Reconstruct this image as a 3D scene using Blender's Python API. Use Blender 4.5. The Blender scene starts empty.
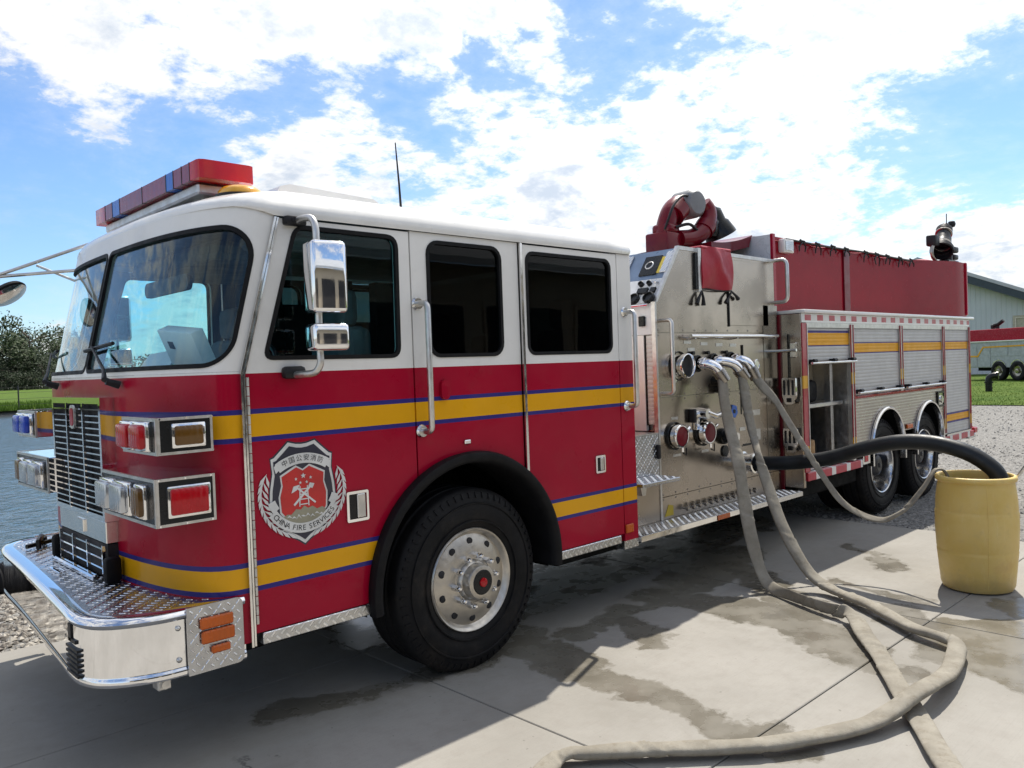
import bpy, bmesh, math, random
from mathutils import Vector, Matrix
from mathutils.geometry import tessellate_polygon
random.seed(7)
R = math.radians
scene = bpy.context.scene
col = scene.collection

# ------------------------------------------------------------------ camera
def make_camera():
    yaw, pitch, roll = R(46.32), R(1.30), R(2.07)
    d = Vector((math.cos(yaw)*math.cos(pitch), math.sin(yaw)*math.cos(pitch), -math.sin(pitch)))
    rt = d.cross(Vector((0, 0, 1))).normalized(); up = rt.cross(d)
    r2 = rt*math.cos(roll) - up*math.sin(roll); u2 = up*math.cos(roll) + rt*math.sin(roll)
    cam = bpy.data.cameras.new('camera'); cam.sensor_width = 36; cam.lens = 806/1024*36
    cam.clip_end = 5000; cam.clip_start = .05
    o = bpy.data.objects.new('camera', cam); col.objects.link(o)
    m = Matrix((r2, u2, -d)).transposed().to_4x4(); m.translation = Vector((0, -3.52, 1.75))
    o.matrix_world = m; scene.camera = o
    return d, r2, u2
CD, CR, CU = make_camera()

# ------------------------------------------------------------------ light
SUN = Vector((.517, .19, .834)).normalized()
SUN_EL = math.asin(SUN.z); SUN_ROT = math.atan2(SUN.x, SUN.y)
sl = bpy.data.lights.new('sun', 'SUN'); sl.energy = 5.0; sl.angle = R(.53); sl.color = (1, .94, .84)
so = bpy.data.objects.new('sun', sl); col.objects.link(so)
so.rotation_mode = 'QUATERNION'; so.rotation_quaternion = SUN.to_track_quat('Z', 'Y')
scene.view_settings.view_transform = 'Standard'; scene.view_settings.look = 'None'
scene.view_settings.gamma = 1; scene.view_settings.exposure = .30; scene.view_settings.use_curve_mapping = False
scene.cycles.use_denoising = True
scene.cycles.max_bounces = 8; scene.cycles.transparent_max_bounces = 16; scene.cycles.caustics_reflective = False

class NT:
    "small helper that writes node trees"
    def __init__(s, tree):
        s.t = tree; s.n = tree.nodes; s.l = tree.links
    def new(s, typ, **kw):
        x = s.n.new(typ)
        for k, v in kw.items(): setattr(x, k, v)
        return x
    def put(s, sock, v):
        if hasattr(v, 'is_output'): s.l.new(v, sock)
        elif v is not None:
            if isinstance(v, (tuple, list, Vector)) and len(v) == 3 and sock.type == 'RGBA': v = (*v, 1)
            sock.default_value = v
    def m(s, op, a, b=None, c=None, clamp=False):
        x = s.new('ShaderNodeMath', operation=op); x.use_clamp = clamp
        s.put(x.inputs[0], a)
        if b is not None: s.put(x.inputs[1], b)
        if c is not None: s.put(x.inputs[2], c)
        return x.outputs[0]
    def v(s, op, a, b=None, sc=None):
        x = s.new('ShaderNodeVectorMath', operation=op); s.put(x.inputs[0], a)
        if b is not None: s.put(x.inputs[1], b)
        if sc is not None: s.put(x.inputs['Scale'], sc)
        return x.outputs['Value'] if op in ('DOT_PRODUCT', 'LENGTH', 'DISTANCE') else x.outputs[0]
    def noise(s, vec, scale, detail=4, rough=.55, dist=0):
        x = s.new('ShaderNodeTexNoise'); s.put(x.inputs['Vector'], vec); x.inputs['Scale'].default_value = scale
        x.inputs['Detail'].default_value = detail; x.inputs['Roughness'].default_value = rough
        x.inputs['Distortion'].default_value = dist
        return x.outputs[0]
    def step(s, x, a, b, lo=0., hi=1.):
        n = s.new('ShaderNodeMapRange', interpolation_type='SMOOTHSTEP'); s.put(n.inputs[0], x)
        for i, q in enumerate((a, b, lo, hi)): s.put(n.inputs[i+1], q)
        return n.outputs[0]
    def mix(s, f, a, b, blend='MIX'):
        n = s.new('ShaderNodeMix', data_type='RGBA', blend_type=blend); s.put(n.inputs[0], f)
        s.put(n.inputs[6], a); s.put(n.inputs[7], b)
        return n.outputs[2]
    def sep(s, vec):
        n = s.new('ShaderNodeSeparateXYZ'); s.put(n.inputs[0], vec); return n.outputs
    def comb(s, x, y, z):
        n = s.new('ShaderNodeCombineXYZ'); s.put(n.inputs[0], x); s.put(n.inputs[1], y); s.put(n.inputs[2], z); return n.outputs[0]
    def pos(s): return s.new('ShaderNodeNewGeometry').outputs['Position']
    def bump(s, h, strength=.3, dist=.01, normal=None):
        n = s.new('ShaderNodeBump'); s.put(n.inputs['Height'], h); s.put(n.inputs['Strength'], strength)
        n.inputs['Distance'].default_value = dist
        if normal is not None: s.put(n.inputs['Normal'], normal)
        return n.outputs[0]

def pix_dir(u, v): return (CD + CR*((u-512)/806) - CU*((v-384)/806)).normalized()

def make_world():
    w = bpy.data.worlds.new('World'); scene.world = w; w.use_nodes = True
    t = NT(w.node_tree); t.n.clear()
    sky = t.new('ShaderNodeTexSky', sky_type='NISHITA'); sky.sun_disc = False
    sky.sun_elevation = SUN_EL; sky.sun_rotation = SUN_ROT; sky.altitude = 200; sky.air_density = 1.0; sky.dust_density = .6; sky.ozone_density = 2.0
    d = t.new('ShaderNodeTexCoord').outputs['Generated']
    x, y, z = t.sep(d)
    zz = t.m('ADD', t.m('MAXIMUM', z, 0.0), .30)
    p = t.comb(t.m('DIVIDE', x, zz), t.m('DIVIDE', y, zz), 0)
    warp = t.new('ShaderNodeTexNoise'); t.put(warp.inputs['Vector'], p); warp.inputs['Scale'].default_value = 1.3
    pw = t.v('ADD', p, t.v('SCALE', warp.outputs[1], sc=.22))
    big = t.noise(pw, 1.1, 3, .5)
    fine = t.noise(pw, 6.2, 11, .66)
    tiny = t.noise(pw, 21., 6, .6)
    dens = t.m('ADD', t.m('ADD', t.m('MULTIPLY', big, .55), t.m('MULTIPLY', fine, .66)), t.m('MULTIPLY', tiny, .26))
    # the cloud field's own large masses and gaps, as directions in the sky
    for (u, v, rad, amp) in [(330, 20, 16, .07), (640, 70, 15, .055), (800, 110, 11, .07), (160, 40, 10, .10), (920, 20, 9, .10), (330, 150, 6, .05), (520, 170, 8, .05), (30, 20, 8, .10), (70, 75, 5, .06),
                             (60, 170, 12, -.14), (200, 130, 6, -.10), (920, 160, 7, -.10), (1010, 130, 7, -.09), (730, 180, 5, -.08), (950, 235, 8, .10), (700, 240, 7, .08), (560, 220, 6, .05),
                             (20, 300, 10, -.02), (300, 95, 4, -.08), (405, 108, 4, -.08), (500, 70, 4, -.05), (610, 30, 4, -.04), (700, 60, 4, -.03)]:
        c = pix_dir(u, v)
        g = t.step(t.v('DOT_PRODUCT', d, c), math.cos(R(rad)), 1.0)
        dens = t.m('ADD', dens, t.m('MULTIPLY', g, amp))
    dens = t.m('ADD', dens, t.step(z, .0, .28, .03, 0.))
    mask = t.m('MAXIMUM', t.step(dens, .66, .81), t.m('MULTIPLY', t.step(dens, .52, .78), .16))
    shade = t.noise(t.v('ADD', pw, (.07, .025, 0)), 5.5, 6, .6)
    thick = t.step(t.m('ADD', dens, t.m('MULTIPLY', t.m('SUBTRACT', shade, .5), .9)), .78, 1.06)
    ccol = t.mix(thick, (.76, .755, .74), (.44, .49, .56))
    glow = t.step(t.v('DOT_PRODUCT', d, tuple(SUN)), .35, 1.0, 1.0, 1.65)
    ccol = t.v('SCALE', ccol, sc=glow)
    skyc = t.v('SCALE', sky.outputs[0], sc=1.0)
    skyc = t.v('MULTIPLY', skyc, (.64, .78, .93))
    bg1 = t.new('ShaderNodeBackground'); t.put(bg1.inputs[0], skyc); bg1.inputs[1].default_value = .15
    bg2 = t.new('ShaderNodeBackground'); t.put(bg2.inputs[0], ccol); bg2.inputs[1].default_value = 1.0
    mx = t.new('ShaderNodeMixShader'); t.put(mx.inputs[0], t.m('MULTIPLY', mask, .95)); t.l.new(bg1.outputs[0], mx.inputs[1]); t.l.new(bg2.outputs[0], mx.inputs[2])
    out = t.new('ShaderNodeOutputWorld'); t.l.new(mx.outputs[0], out.inputs[0])
make_world()

# ------------------------------------------------------------------ materials
MATS = {}
def mat(name, color=(.5, .5, .5), rough=.5, metal=0., coat=0., var=.12, vscale=6., rvar=.08, bump=0., bscale=60., ramp=None, extra=None, spec=.5, emit=None, dirt=0., sub=0.):
    m = bpy.data.materials.new(name); m.use_nodes = True; t = NT(m.node_tree); t.n.clear()
    b = t.new('ShaderNodeBsdfPrincipled'); out = t.new('ShaderNodeOutputMaterial'); t.l.new(b.outputs[0], out.inputs[0])
    P = t.pos()
    c = color
    if ramp:
        z = t.sep(P)[2]
        rn = t.new('ShaderNodeValToRGB'); rn.color_ramp.interpolation = 'CONSTANT'
        e = rn.color_ramp.elements
        for i, (zz, cc) in enumerate(ramp):
            el = e[i] if i < 2 else e.new(zz/3)
            el.position = zz/3; el.color = (*cc, 1)
        t.put(rn.inputs[0], t.m('DIVIDE', z, 3.0)); c = rn.outputs[0]
    n = t.noise(P, vscale, 5, .6)
    if var: c = t.mix(1.0, c, t.comb(*[t.step(n, .3, .7, 1-var, 1+var)]*3), 'MULTIPLY')
    if dirt:
        g = t.m('MULTIPLY', t.step(t.noise(P, 3.1, 8, .7), .5, .75), dirt)
        c = t.mix(g, c, (.16, .13, .10))
    t.put(b.inputs['Base Color'], c)
    rr = t.step(t.noise(P, vscale*2.3, 4, .6), .3, .7, max(.02, rough-rvar), min(1, rough+rvar)); t.put(b.inputs['Roughness'], rr)
    b.inputs['Metallic'].default_value = metal; b.inputs['Coat Weight'].default_value = coat; b.inputs['Coat Roughness'].default_value = .04
    b.inputs['Specular IOR Level'].default_value = spec
    if sub:
        b.inputs['Subsurface Weight'].default_value = sub; b.inputs['Subsurface Radius'].default_value = (.05, .03, .01)
    if bump: t.put(b.inputs['Normal'], t.bump(t.noise(P, bscale, 5, .6), .5, bump))
    if emit: b.inputs['Emission Color'].default_value = (*emit[0], 1); b.inputs['Emission Strength'].default_value = emit[1]
    if extra: extra(t, b, P, c)
    MATS[name] = m
    return m

RED = (.36, .002, .024); YEL = (.76, .37, .008); BLU = (.035, .028, .19); WHT = (.80, .79, .76)
cab_ramp = [(0, RED), (.741, BLU), (.765, YEL), (.862, BLU), (.886, RED), (1.430, BLU), (1.455, YEL), (1.563, BLU), (1.588, RED), (1.750, WHT)]
def paint_extra(t, b, P, c):
    # orange peel and a little road film low down
    t.put(b.inputs['Coat Normal'], t.bump(t.m('ADD', t.m('MULTIPLY', t.noise(P, 55, 2, .5), .04), t.noise(P, 2.6, 2, .5)), .35, .02))
mat('cab_paint', rough=.34, coat=.20, spec=.12, var=.05, vscale=2.2, ramp=cab_ramp, extra=paint_extra, dirt=.09)
mat('tank_red', (.27, .0015, .014), .2, coat=.10, spec=.08, var=.05, extra=paint_extra)
mat('red_paint', RED, .25, coat=.32, spec=.2, var=.05, extra=paint_extra)
mat('dark_red_paint', (.15, .003, .012), .35, coat=.25, spec=.2, var=.08)
mat('white_paint', WHT, .35, coat=.7, var=.04)
mat('chrome', (.86, .86, .87), .05, 1., var=.02, rvar=.03)
mat('polished', (.80, .79, .77), .14, 1., var=.05, vscale=9, rvar=.06)
mat('aluminium', (.62, .61, .59), .38, 1., var=.1, vscale=14, rvar=.1)
mat('rim_metal', (.56, .53, .48), .40, 1., var=.08, vscale=14, rvar=.1)
def brushed(t, b, P, c):
    x, y, z = t.sep(P)
    n = t.noise(t.comb(t.m('MULTIPLY', x, 3.), t.m('MULTIPLY', y, 3.), t.m('MULTIPLY', z, 140.)), 3., 3, .6)
    sm = t.step(t.noise(P, 1.7, 6, .65), .35, .7, .13, .34); t.put(b.inputs['Roughness'], t.m('ADD', sm, t.m('MULTIPLY', n, .08)))
    t.put(b.inputs['Normal'], t.bump(n, .05, .002))
    b.inputs['Anisotropic'].default_value = .4
mat('stainless', (.43, .38, .325), .3, 1., var=.06, vscale=1.2, extra=brushed, dirt=.03)
mat('stainless_dark', (.34, .315, .28), .3, 1., var=.15, vscale=2.5, extra=brushed, dirt=.06)
shut_ramp = [(0, (.53, .525, .515)), (.83, BLU), (.845, YEL), (.935, BLU), (.95, (.53, .525, .515)), (1.742, BLU), (1.757, YEL), (1.846, BLU), (1.862, (.53, .525, .515))]
mat('shutter', rough=.5, metal=.25, var=.05, vscale=5, ramp=shut_ramp, dirt=.06)
mat('shutter_open', rough=.5, metal=.25, var=.05, vscale=5, ramp=[(0, (.53, .525, .515)), (1.82, BLU), (1.834, YEL), (1.955, BLU), (1.975, (.53, .525, .515))], dirt=.06)
mat('body_trim', rough=.35, coat=.6, var=.06, ramp=[(0, RED), (.77, YEL), (.90, RED), (1.44, YEL), (1.555, RED)])
def diamond(t, b, P, c):
    # raised tread bars, alternate bars at right angles
    x, y, z = t.sep(P)
    u = t.m('MULTIPLY', t.m('ADD', t.m('ADD', x, y), z), 1/.05); w = t.m('MULTIPLY', t.m('SUBTRACT', t.m('ADD', x, t.m('MULTIPLY', z, .0)), t.m('ADD', y, t.m('MULTIPLY', z, 1.0))), 1/.05)
    iu, iw = t.m('FLOOR', u), t.m('FLOOR', w)
    par = t.m('FLOORED_MODULO', t.m('ADD', iu, iw), 2.)
    fu = t.m('ABSOLUTE', t.m('SUBTRACT', t.m('FRACT', u), .5)); fw = t.m('ABSOLUTE', t.m('SUBTRACT', t.m('FRACT', w), .5))
    if True: pass
    def bar(a, q): return t.m('MULTIPLY', t.step(a, .38, .50, 1., 0.), t.step(q, .10, .20, 1., 0.))
    h = t.m('ADD', t.m('MULTIPLY', bar(fu, fw), par), t.m('MULTIPLY', bar(fw, fu), t.m('SUBTRACT', 1., par)))
    t.put(b.inputs['Normal'], t.bump(h, .32, .004)); t.put(b.inputs['Base Color'], t.mix(h, t.v('SCALE', c, sc=.80), t.v('SCALE', c, sc=1.2)))  # bars lighter than the sheet: worn polish, plus brighter reflection painted in
mat('diamond_plate', (.72, .73, .74), .30, 1., var=.12, vscale=12, rvar=.08, extra=diamond)
mat('tread_base', (.50, .51, .53), .30, 1., var=.1, vscale=12, rvar=.08, dirt=.08)
mat('tread_bar', (.86, .87, .88), .22, 1., var=.05)
mat('black_rubber', (.006, .006, .007), .6, var=.3, vscale=8, spec=.2)
mat('black_gloss', (.010, .011, .012), .25, var=.2, spec=.3)
mat('black_plastic', (.014, .014, .016), .45, var=.2, spec=.3)
def tyre_extra(t, b, P, c):
    t.put(b.inputs['Normal'], t.bump(t.noise(P, 90, 3, .6), .3, .002))
mat('tyre', (.008, .008, .009), .62, var=.35, vscale=4, dirt=.16, extra=tyre_extra, spec=.2)
mat('dark_inside', (.02, .02, .022), .8, var=.3)
mat('cab_inside', (.06, .06, .065), .75, var=.2)
mat('seat_grey', (.10, .10, .11), .8, var=.2)
mat('chassis', (.006, .006, .006), .7, var=.4, spec=.1)
mat('navy', (.006, .008, .03), .35, coat=.5); mat('silver_print', (.66, .66, .64), .4, .0, coat=.2); mat('crest_red', (.52, .010, .010), .35, coat=.4); mat('print_black', (.015, .015, .015), .5)
mat('khaki_print', (.30, .28, .20), .5)
mat('blue_edge', (.02, .12, .62), .3, coat=.6)
mat('tan_reflector', (.4, .3, .2), .5)
def lens_mat(name, c, sp=40):
    def ex(t, b, P, cc):
        x, y, z = t.sep(P)
        w = t.m('SINE', t.m('MULTIPLY', t.m('ADD', x, y), sp*6.28))
        t.put(b.inputs['Normal'], t.bump(w, .35 if sp > 20 else .06, .003))
    mat(name, c, .2, 0, coat=.35, var=.1, extra=ex, sub=.3, spec=.3)
lens_mat('red_lens', (.46, .003, .010)); lens_mat('amber_lens', (.55, .10, .003)); lens_mat('blue_lens', (.012, .06, .5)); lens_mat('clear_lens', (.55, .57, .60)); lens_mat('brown_lens', (.13, .06, .010)); lens_mat('bar_red', (.52, .006, .012), 15); lens_mat('bar_dark', (.24, .018, .04), 15); lens_mat('bar_blue', (.02, .13, .55), 15)
for q_ in ('clear_lens',):
    MATS[q_].node_tree.nodes['Principled BSDF'].inputs['Metallic'].default_value = .75
for q_ in ('amber_lens', 'clear_lens', 'brown_lens'):
    MATS[q_].node_tree.nodes['Principled BSDF'].inputs['Subsurface Weight'].default_value = 0
mat('yellow_dome', (.75, .36, .01), .2, coat=.8)
mat('tape', rough=.4, coat=.3, extra=lambda t, b, P, c: t.put(b.inputs['Base Color'], t.mix(t.m('GREATER_THAN', t.m('FRACT', t.m('MULTIPLY', t.sep(P)[0], 1/.25)), .5), (.70, .68, .66), (.42, .01, .03))))
mat('red_cover', (.36, .008, .025), .45, var=.1, bump=.01, bscale=9)
mat('grey_casting', (.22, .23, .24), .5, .3, var=.15); mat('paper', (.88, .89, .90), .7, var=.05)
mat('panel_grey', (.70, .71, .72), .45, .0, var=.05); mat('shaded_steel', (.06, .06, .065), .35, .9, var=.2); mat('tape_low', rough=.4, coat=.3, extra=lambda t, b, P, c: t.put(b.inputs['Base Color'], t.mix(t.m('GREATER_THAN', t.m('FRACT', t.m('MULTIPLY', t.sep(P)[0], 1/.33)), .27), (.72, .70, .68), (.42, .006, .03)))); mat('panel_blue', (.16, .22, .32), .35, .4); mat('label_yellow', (.6, .45, .05), .5)
mat('wood', (.36, .22, .10), .6, var=.25, vscale=12)

def glass_mat(name, tint, refl=(1, 1, 1), ior=1.5):
    m = bpy.data.materials.new(name); m.use_nodes = True; t = NT(m.node_tree); t.n.clear()
    tr = t.new('ShaderNodeBsdfTransparent'); tr.inputs[0].default_value = (*tint, 1)
    gl = t.new('ShaderNodeBsdfGlossy'); gl.inputs[0].default_value = (*refl, 1); gl.inputs[1].default_value = .015
    t.put(gl.inputs['Normal'], t.bump(t.noise(t.pos(), 2.2, 2, .5), .03, .02))
    f = t.new('ShaderNodeFresnel'); bf = t.new('ShaderNodeNewGeometry').outputs['Backfacing']; t.put(f.inputs[0], t.m('ADD', ior, t.m('MULTIPLY', bf, 1/ior-ior)))
    mx = t.new('ShaderNodeMixShader'); t.l.new(f.outputs[0], mx.inputs[0]); t.l.new(tr.outputs[0], mx.inputs[1]); t.l.new(gl.outputs[0], mx.inputs[2])
    out = t.new('ShaderNodeOutputMaterial'); t.l.new(mx.outputs[0], out.inputs[0]); MATS[name] = m
glass_mat('windscreen_glass', (.86, .97, .99), ior=1.36); glass_mat('door_glass', (.66, .90, .92), ior=1.25); glass_mat('dark_glass', (.16, .19, .19), ior=1.25)

# ------------------------------------------------------------------ mesh builder
W = {}
class MB:
    def __init__(s, flip=None):
        s.bm = bmesh.new(); s.mi = 0; s.X = None; s.flip = flip; s.norecalc = False
    def _fin(s, verts):
        for f in {f for v in verts for f in v.link_faces}: f.material_index = s.mi
        if s.X is not None: bmesh.ops.transform(s.bm, matrix=s.X, verts=list(verts))
    def poly(s, V, F, mi=None):
        vs = [s.bm.verts.new(v) for v in V]
        for f in F:
            try:
                fc = s.bm.faces.new([vs[i] for i in f]); fc.material_index = s.mi if mi is None else mi
            except ValueError: pass
        if s.X is not None: bmesh.ops.transform(s.bm, matrix=s.X, verts=vs)
        return vs
    def box(s, x0, x1, y0, y1, z0, z1, bev=0, seg=1):
        M = Matrix.Translation(((x0+x1)/2, (y0+y1)/2, (z0+z1)/2)) @ Matrix.Diagonal((abs(x1-x0), abs(y1-y0), abs(z1-z0), 1))
        r = bmesh.ops.create_cube(s.bm, size=1, matrix=M); vs = r['verts']
        if bev:
            es = list({e for v in vs for e in v.link_edges})
            rr = bmesh.ops.bevel(s.bm, geom=es, offset=bev, segments=seg, affect='EDGES', profile=.5)
            vs = list({v for f in rr['faces'] for v in f.verts} | {v for v in vs if v.is_valid})
            grow = {f for v in vs for f in v.link_faces}; vs = list({v for f in grow for v in f.verts})
        s._fin(vs); return s
    def cyl(s, p0, p1, r0, r1=None, n=16, caps=True):
        p0, p1 = Vector(p0), Vector(p1); r1 = r0 if r1 is None else r1
        d = (p1-p0).normalized(); a = d.orthogonal().normalized(); b = d.cross(a)
        V = [p0 + (a*math.cos(2*math.pi*i/n) + b*math.sin(2*math.pi*i/n))*r0 for i in range(n)] + [p1 + (a*math.cos(2*math.pi*i/n) + b*math.sin(2*math.pi*i/n))*r1 for i in range(n)]
        F = [(i, (i+1) % n, n+(i+1) % n, n+i) for i in range(n)]
        if caps: F += [tuple(range(n))[::-1], tuple(range(n, 2*n))]
        s.poly(V, F); return s
    def tube(s, pts, r, n=10, closed=False):
        pts = [Vector(p) for p in pts]; k = len(pts); V = []; F = []
        rad = r if isinstance(r, (list, tuple)) else [r]*k
        prev = None
        for i, p in enumerate(pts):
            a = pts[(i+1) % k] if (closed or i < k-1) else p; b = pts[i-1] if (closed or i > 0) else p
            d = (a-b).normalized()
            if prev is None: u = d.orthogonal().normalized()
            else: u = (prev - d*prev.dot(d)).normalized()
            prev = u; w = d.cross(u)
            V += [p + (u*math.cos(2*math.pi*j/n) + w*math.sin(2*math.pi*j/n))*rad[i] for j in range(n)]
        for i in range(k if closed else k-1):
            q = (i+1) % k
            F += [(i*n+j, i*n+(j+1) % n, q*n+(j+1) % n, q*n+j) for j in range(n)]
        if not closed: F += [tuple(range(n))[::-1], tuple(range((k-1)*n, k*n))]
        s.poly(V, F); return s
    def lathe(s, prof, origin, axis, n=32, a0=0, a1=2*math.pi):
        "prof: (radius, height along axis)"
        o = Vector(origin); d = Vector(axis).normalized(); a = Vector((1, 0, 0)) if abs(d.x) < .9 else Vector((0, 0, 1)); a = (a - d*a.dot(d)).normalized(); b = d.cross(a)
        full = abs(a1-a0-2*math.pi) < 1e-6; m = n if full else n+1; k = len(prof); V = []; F = []
        for i in range(m):
            t = a0+(a1-a0)*i/n
            for (r, h) in prof: V.append(o + d*h + (a*math.cos(t)+b*math.sin(t))*r)
        for i in range(n):
            q = (i+1) % m
            for j in range(k-1): F.append((i*k+j, q*k+j, q*k+j+1, i*k+j+1))
        vs = s.poly(V, F); bmesh.ops.remove_doubles(s.bm, verts=[v for v in vs if v.is_valid], dist=1e-5); return s
    def plate(s, outer, holes=(), a=0, b=.02, plane='xz', back=None, remap=None, cuts=()):
        "flat sheet with holes, thickness a..b along the third axis; remap moves (p, q, depth) into space"
        loops = [list(outer)] + [list(h) for h in holes]
        tris = tessellate_polygon([[Vector((p, q, 0)) for p, q in L] for L in loops])
        flat = [pq for L in loops for pq in L]; N = len(flat)
        tb = bmesh.new()
        vs = [tb.verts.new((p, q, a)) for p, q in flat] + [tb.verts.new((p, q, b)) for p, q in flat]
        for t in tris:
            for off, mi in ((0, 0), (N, 1)):
                try:
                    f = tb.faces.new([vs[i+off] for i in t]); f.material_index = s.mi if (mi == 0 or back is None) else back
                except ValueError: pass
        o = 0
        for L in loops:
            k = len(L)
            for i in range(k):
                try:
                    f = tb.faces.new((vs[o+i], vs[o+(i+1) % k], vs[N+o+(i+1) % k], vs[N+o+i])); f.material_index = s.mi
                except ValueError: pass
            o += k
        bmesh.ops.recalc_face_normals(tb, faces=tb.faces[:])
        for c in cuts:
            bmesh.ops.bisect_plane(tb, geom=tb.verts[:]+tb.edges[:]+tb.faces[:], plane_co=(c, 0, 0), plane_no=(1, 0, 0))
        V = []; tb.verts.ensure_lookup_table(); tb.verts.index_update()
        for v in tb.verts:
            p, q, d = v.co
            V.append(remap(p, q, d) if remap else {'xz': (p, d, q), 'xy': (p, q, d), 'yz': (d, p, q)}[plane])
        nv = [s.bm.verts.new(v) for v in V]
        for f in tb.faces:
            try:
                g = s.bm.faces.new([nv[v.index] for v in f.verts]); g.material_index = f.material_index
            except ValueError: pass
        if s.X is not None: bmesh.ops.transform(s.bm, matrix=s.X, verts=nv)
        tb.free(); return s
    def prism(s, poly, a, b, plane='xz'): return s.plate(poly, (), a, b, plane)
    def build(s, name, mats, parent=None, smooth=35, kind=None):
        if s.flip is not None:
            for v in s.bm.verts: v.co.y = s.flip - v.co.y
        if not s.norecalc: bmesh.ops.recalc_face_normals(s.bm, faces=s.bm.faces[:])
        me = bpy.data.meshes.new(name)
        if isinstance(mats, str): mats = [mats]
        for m in mats: me.materials.append(MATS[m])
        cs = [v.co for v in s.bm.verts]
        lo = Vector([min(c[i] for c in cs) for i in range(3)]); hi = Vector([max(c[i] for c in cs) for i in range(3)])
        c = (lo+hi)/2
        bmesh.ops.translate(s.bm, verts=s.bm.verts[:], vec=-c)
        s.bm.to_mesh(me); s.bm.free()
        if smooth:
            me.polygons.foreach_set('use_smooth', [True]*len(me.polygons)); me.set_sharp_from_angle(angle=R(smooth))
        o = bpy.data.objects.new(name, me); col.objects.link(o)
        if parent is not None: o.parent = parent; o.location = c - W[parent]
        else: o.location = c
        W[o] = c.copy()
        if kind: o['kind'] = kind
        return o

def tag(o, label=None, cat=None, group=None, kind=None):
    if label: o['label'] = label
    if cat: o['category'] = cat
    if group: o['group'] = group
    if kind: o['kind'] = kind
    return o
def thing(name, loc, label, cat, group=None, rotz=0, local=False):
    o = bpy.data.objects.new(name, None); o.empty_display_size = .2; col.objects.link(o); o.location = loc; o.rotation_euler = (0, 0, rotz)
    W[o] = Vector((0, 0, 0)) if local else Vector(loc)
    return tag(o, label, cat, group)
def inst(src, parent, loc, rot=None, scale=None, name=None):
    "another object on the same mesh; loc is where its middle goes"
    o = src.copy(); col.objects.link(o); o.parent = parent
    o.location = Vector(loc) - (W[parent] if parent is not None else Vector()); W[o] = Vector(loc)
    if rot: o.rotation_euler = rot
    if scale: o.scale = scale
    return o
def rrect(x0, x1, z0, z1, r, n=5):
    rs = r if isinstance(r, (list, tuple)) else [r]*4; P = []
    for (cx, cz, sx, sz, q, rr) in ((x1, z1, -1, -1, 0, rs[0]), (x0, z1, 1, -1, 1, rs[1]), (x0, z0, 1, 1, 2, rs[2]), (x1, z0, -1, 1, 3, rs[3])):
        for i in range(n+1):
            a = math.pi/2*(q + i/n); P.append((cx+sx*rr+rr*math.cos(a), cz+sz*rr+rr*math.sin(a)))
    return P
def rquad(pts, r, n=5):
    "polygon with rounded corners"
    P = []; k = len(pts); rs = r if isinstance(r, (list, tuple)) else [r]*k
    for i in range(k):
        p = Vector(pts[i]).to_2d(); a = (Vector(pts[i-1]).to_2d()-p).normalized(); b = (Vector(pts[(i+1) % k]).to_2d()-p).normalized()
        for j in range(n+1):
            t = j/n; A = p+a*rs[i]; B = p+b*rs[i]
            q = A*(1-t)**2 + p*2*t*(1-t) + B*t*t; P.append((q.x, q.y))
    return P
def inset(poly, d):
    "shrink (d>0) or grow a roughly convex closed polygon"
    k = len(poly); A = sum(poly[i][0]*poly[(i+1) % k][1]-poly[(i+1) % k][0]*poly[i][1] for i in range(k)); sg = 1 if A > 0 else -1; out = []
    for i in range(k):
        p = Vector(poly[i]); j = 1
        while (Vector(poly[i-j])-p).length < 1e-6: j += 1
        h = 1
        while (Vector(poly[(i+h) % k])-p).length < 1e-6: h += 1
        t = ((p-Vector(poly[i-j])).normalized() + (Vector(poly[(i+h) % k])-p).normalized()).normalized()
        nrm = Vector((-t.y, t.x))*sg; out.append(tuple(p+nrm*d))
    return out
def crom(pts, n=6):
    "smooth curve through points (any number of columns)"
    P = [list(p) for p in pts]; P = [[2*a-b for a, b in zip(P[0], P[1])]] + P + [[2*a-b for a, b in zip(P[-1], P[-2])]]; out = []
    for i in range(1, len(P)-2):
        for j in range(n):
            t = j/n
            out.append([.5*(2*b+(c-a)*t+(2*a-5*b+4*c-d)*t*t+(3*b-a-3*c+d)*t**3) for a, b, c, d in zip(P[i-1], P[i], P[i+1], P[i+2])])
    out.append(P[-2]); return out
def tread(name, parent, x0, x1, y0, y1, place, inside=None, pitch=.036, flip=None):
    "raised tread bars of chequer plate, alternate bars at right angles; place(a, b, h) puts them on the sheet"
    V = []; F = []; L = pitch*.44; Wd = pitch*.13; i = 0; c = math.sqrt(.5)
    nx, ny = int((x1-x0)/(pitch*c)), int((y1-y0)/(pitch*c))
    for i in range(nx):
        for j in range(ny):
            if (i+j) % 2: continue
            a, b = x0+(i+.5)*pitch*c, y0+(j+.5)*pitch*c
            if inside and not inside(a, b): continue
            d = ((c, c) if ((i+j)//2 + i) % 2 else (c, -c)); n = (-d[1], d[0]); k = len(V)
            P = [(-1, 0), (-.55, -1), (.55, -1), (1, 0), (.55, 1), (-.55, 1)]
            V += [place(a+d[0]*p*L+n[0]*q*Wd, b+d[1]*p*L+n[1]*q*Wd, 0) for p, q in P] + [place(a+d[0]*p*L*.8+n[0]*q*Wd*.45, b+d[1]*p*L*.8+n[1]*q*Wd*.45, .0022) for p, q in P]
            F += [(k+6, k+7, k+8, k+9, k+10, k+11)] + [(k+q, k+(q+1) % 6, k+6+(q+1) % 6, k+6+q) for q in range(6)]
    g = MB(flip); g.poly(V, F); return g.build(name, 'tread_bar', parent, 0, kind='stuff')
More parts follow.
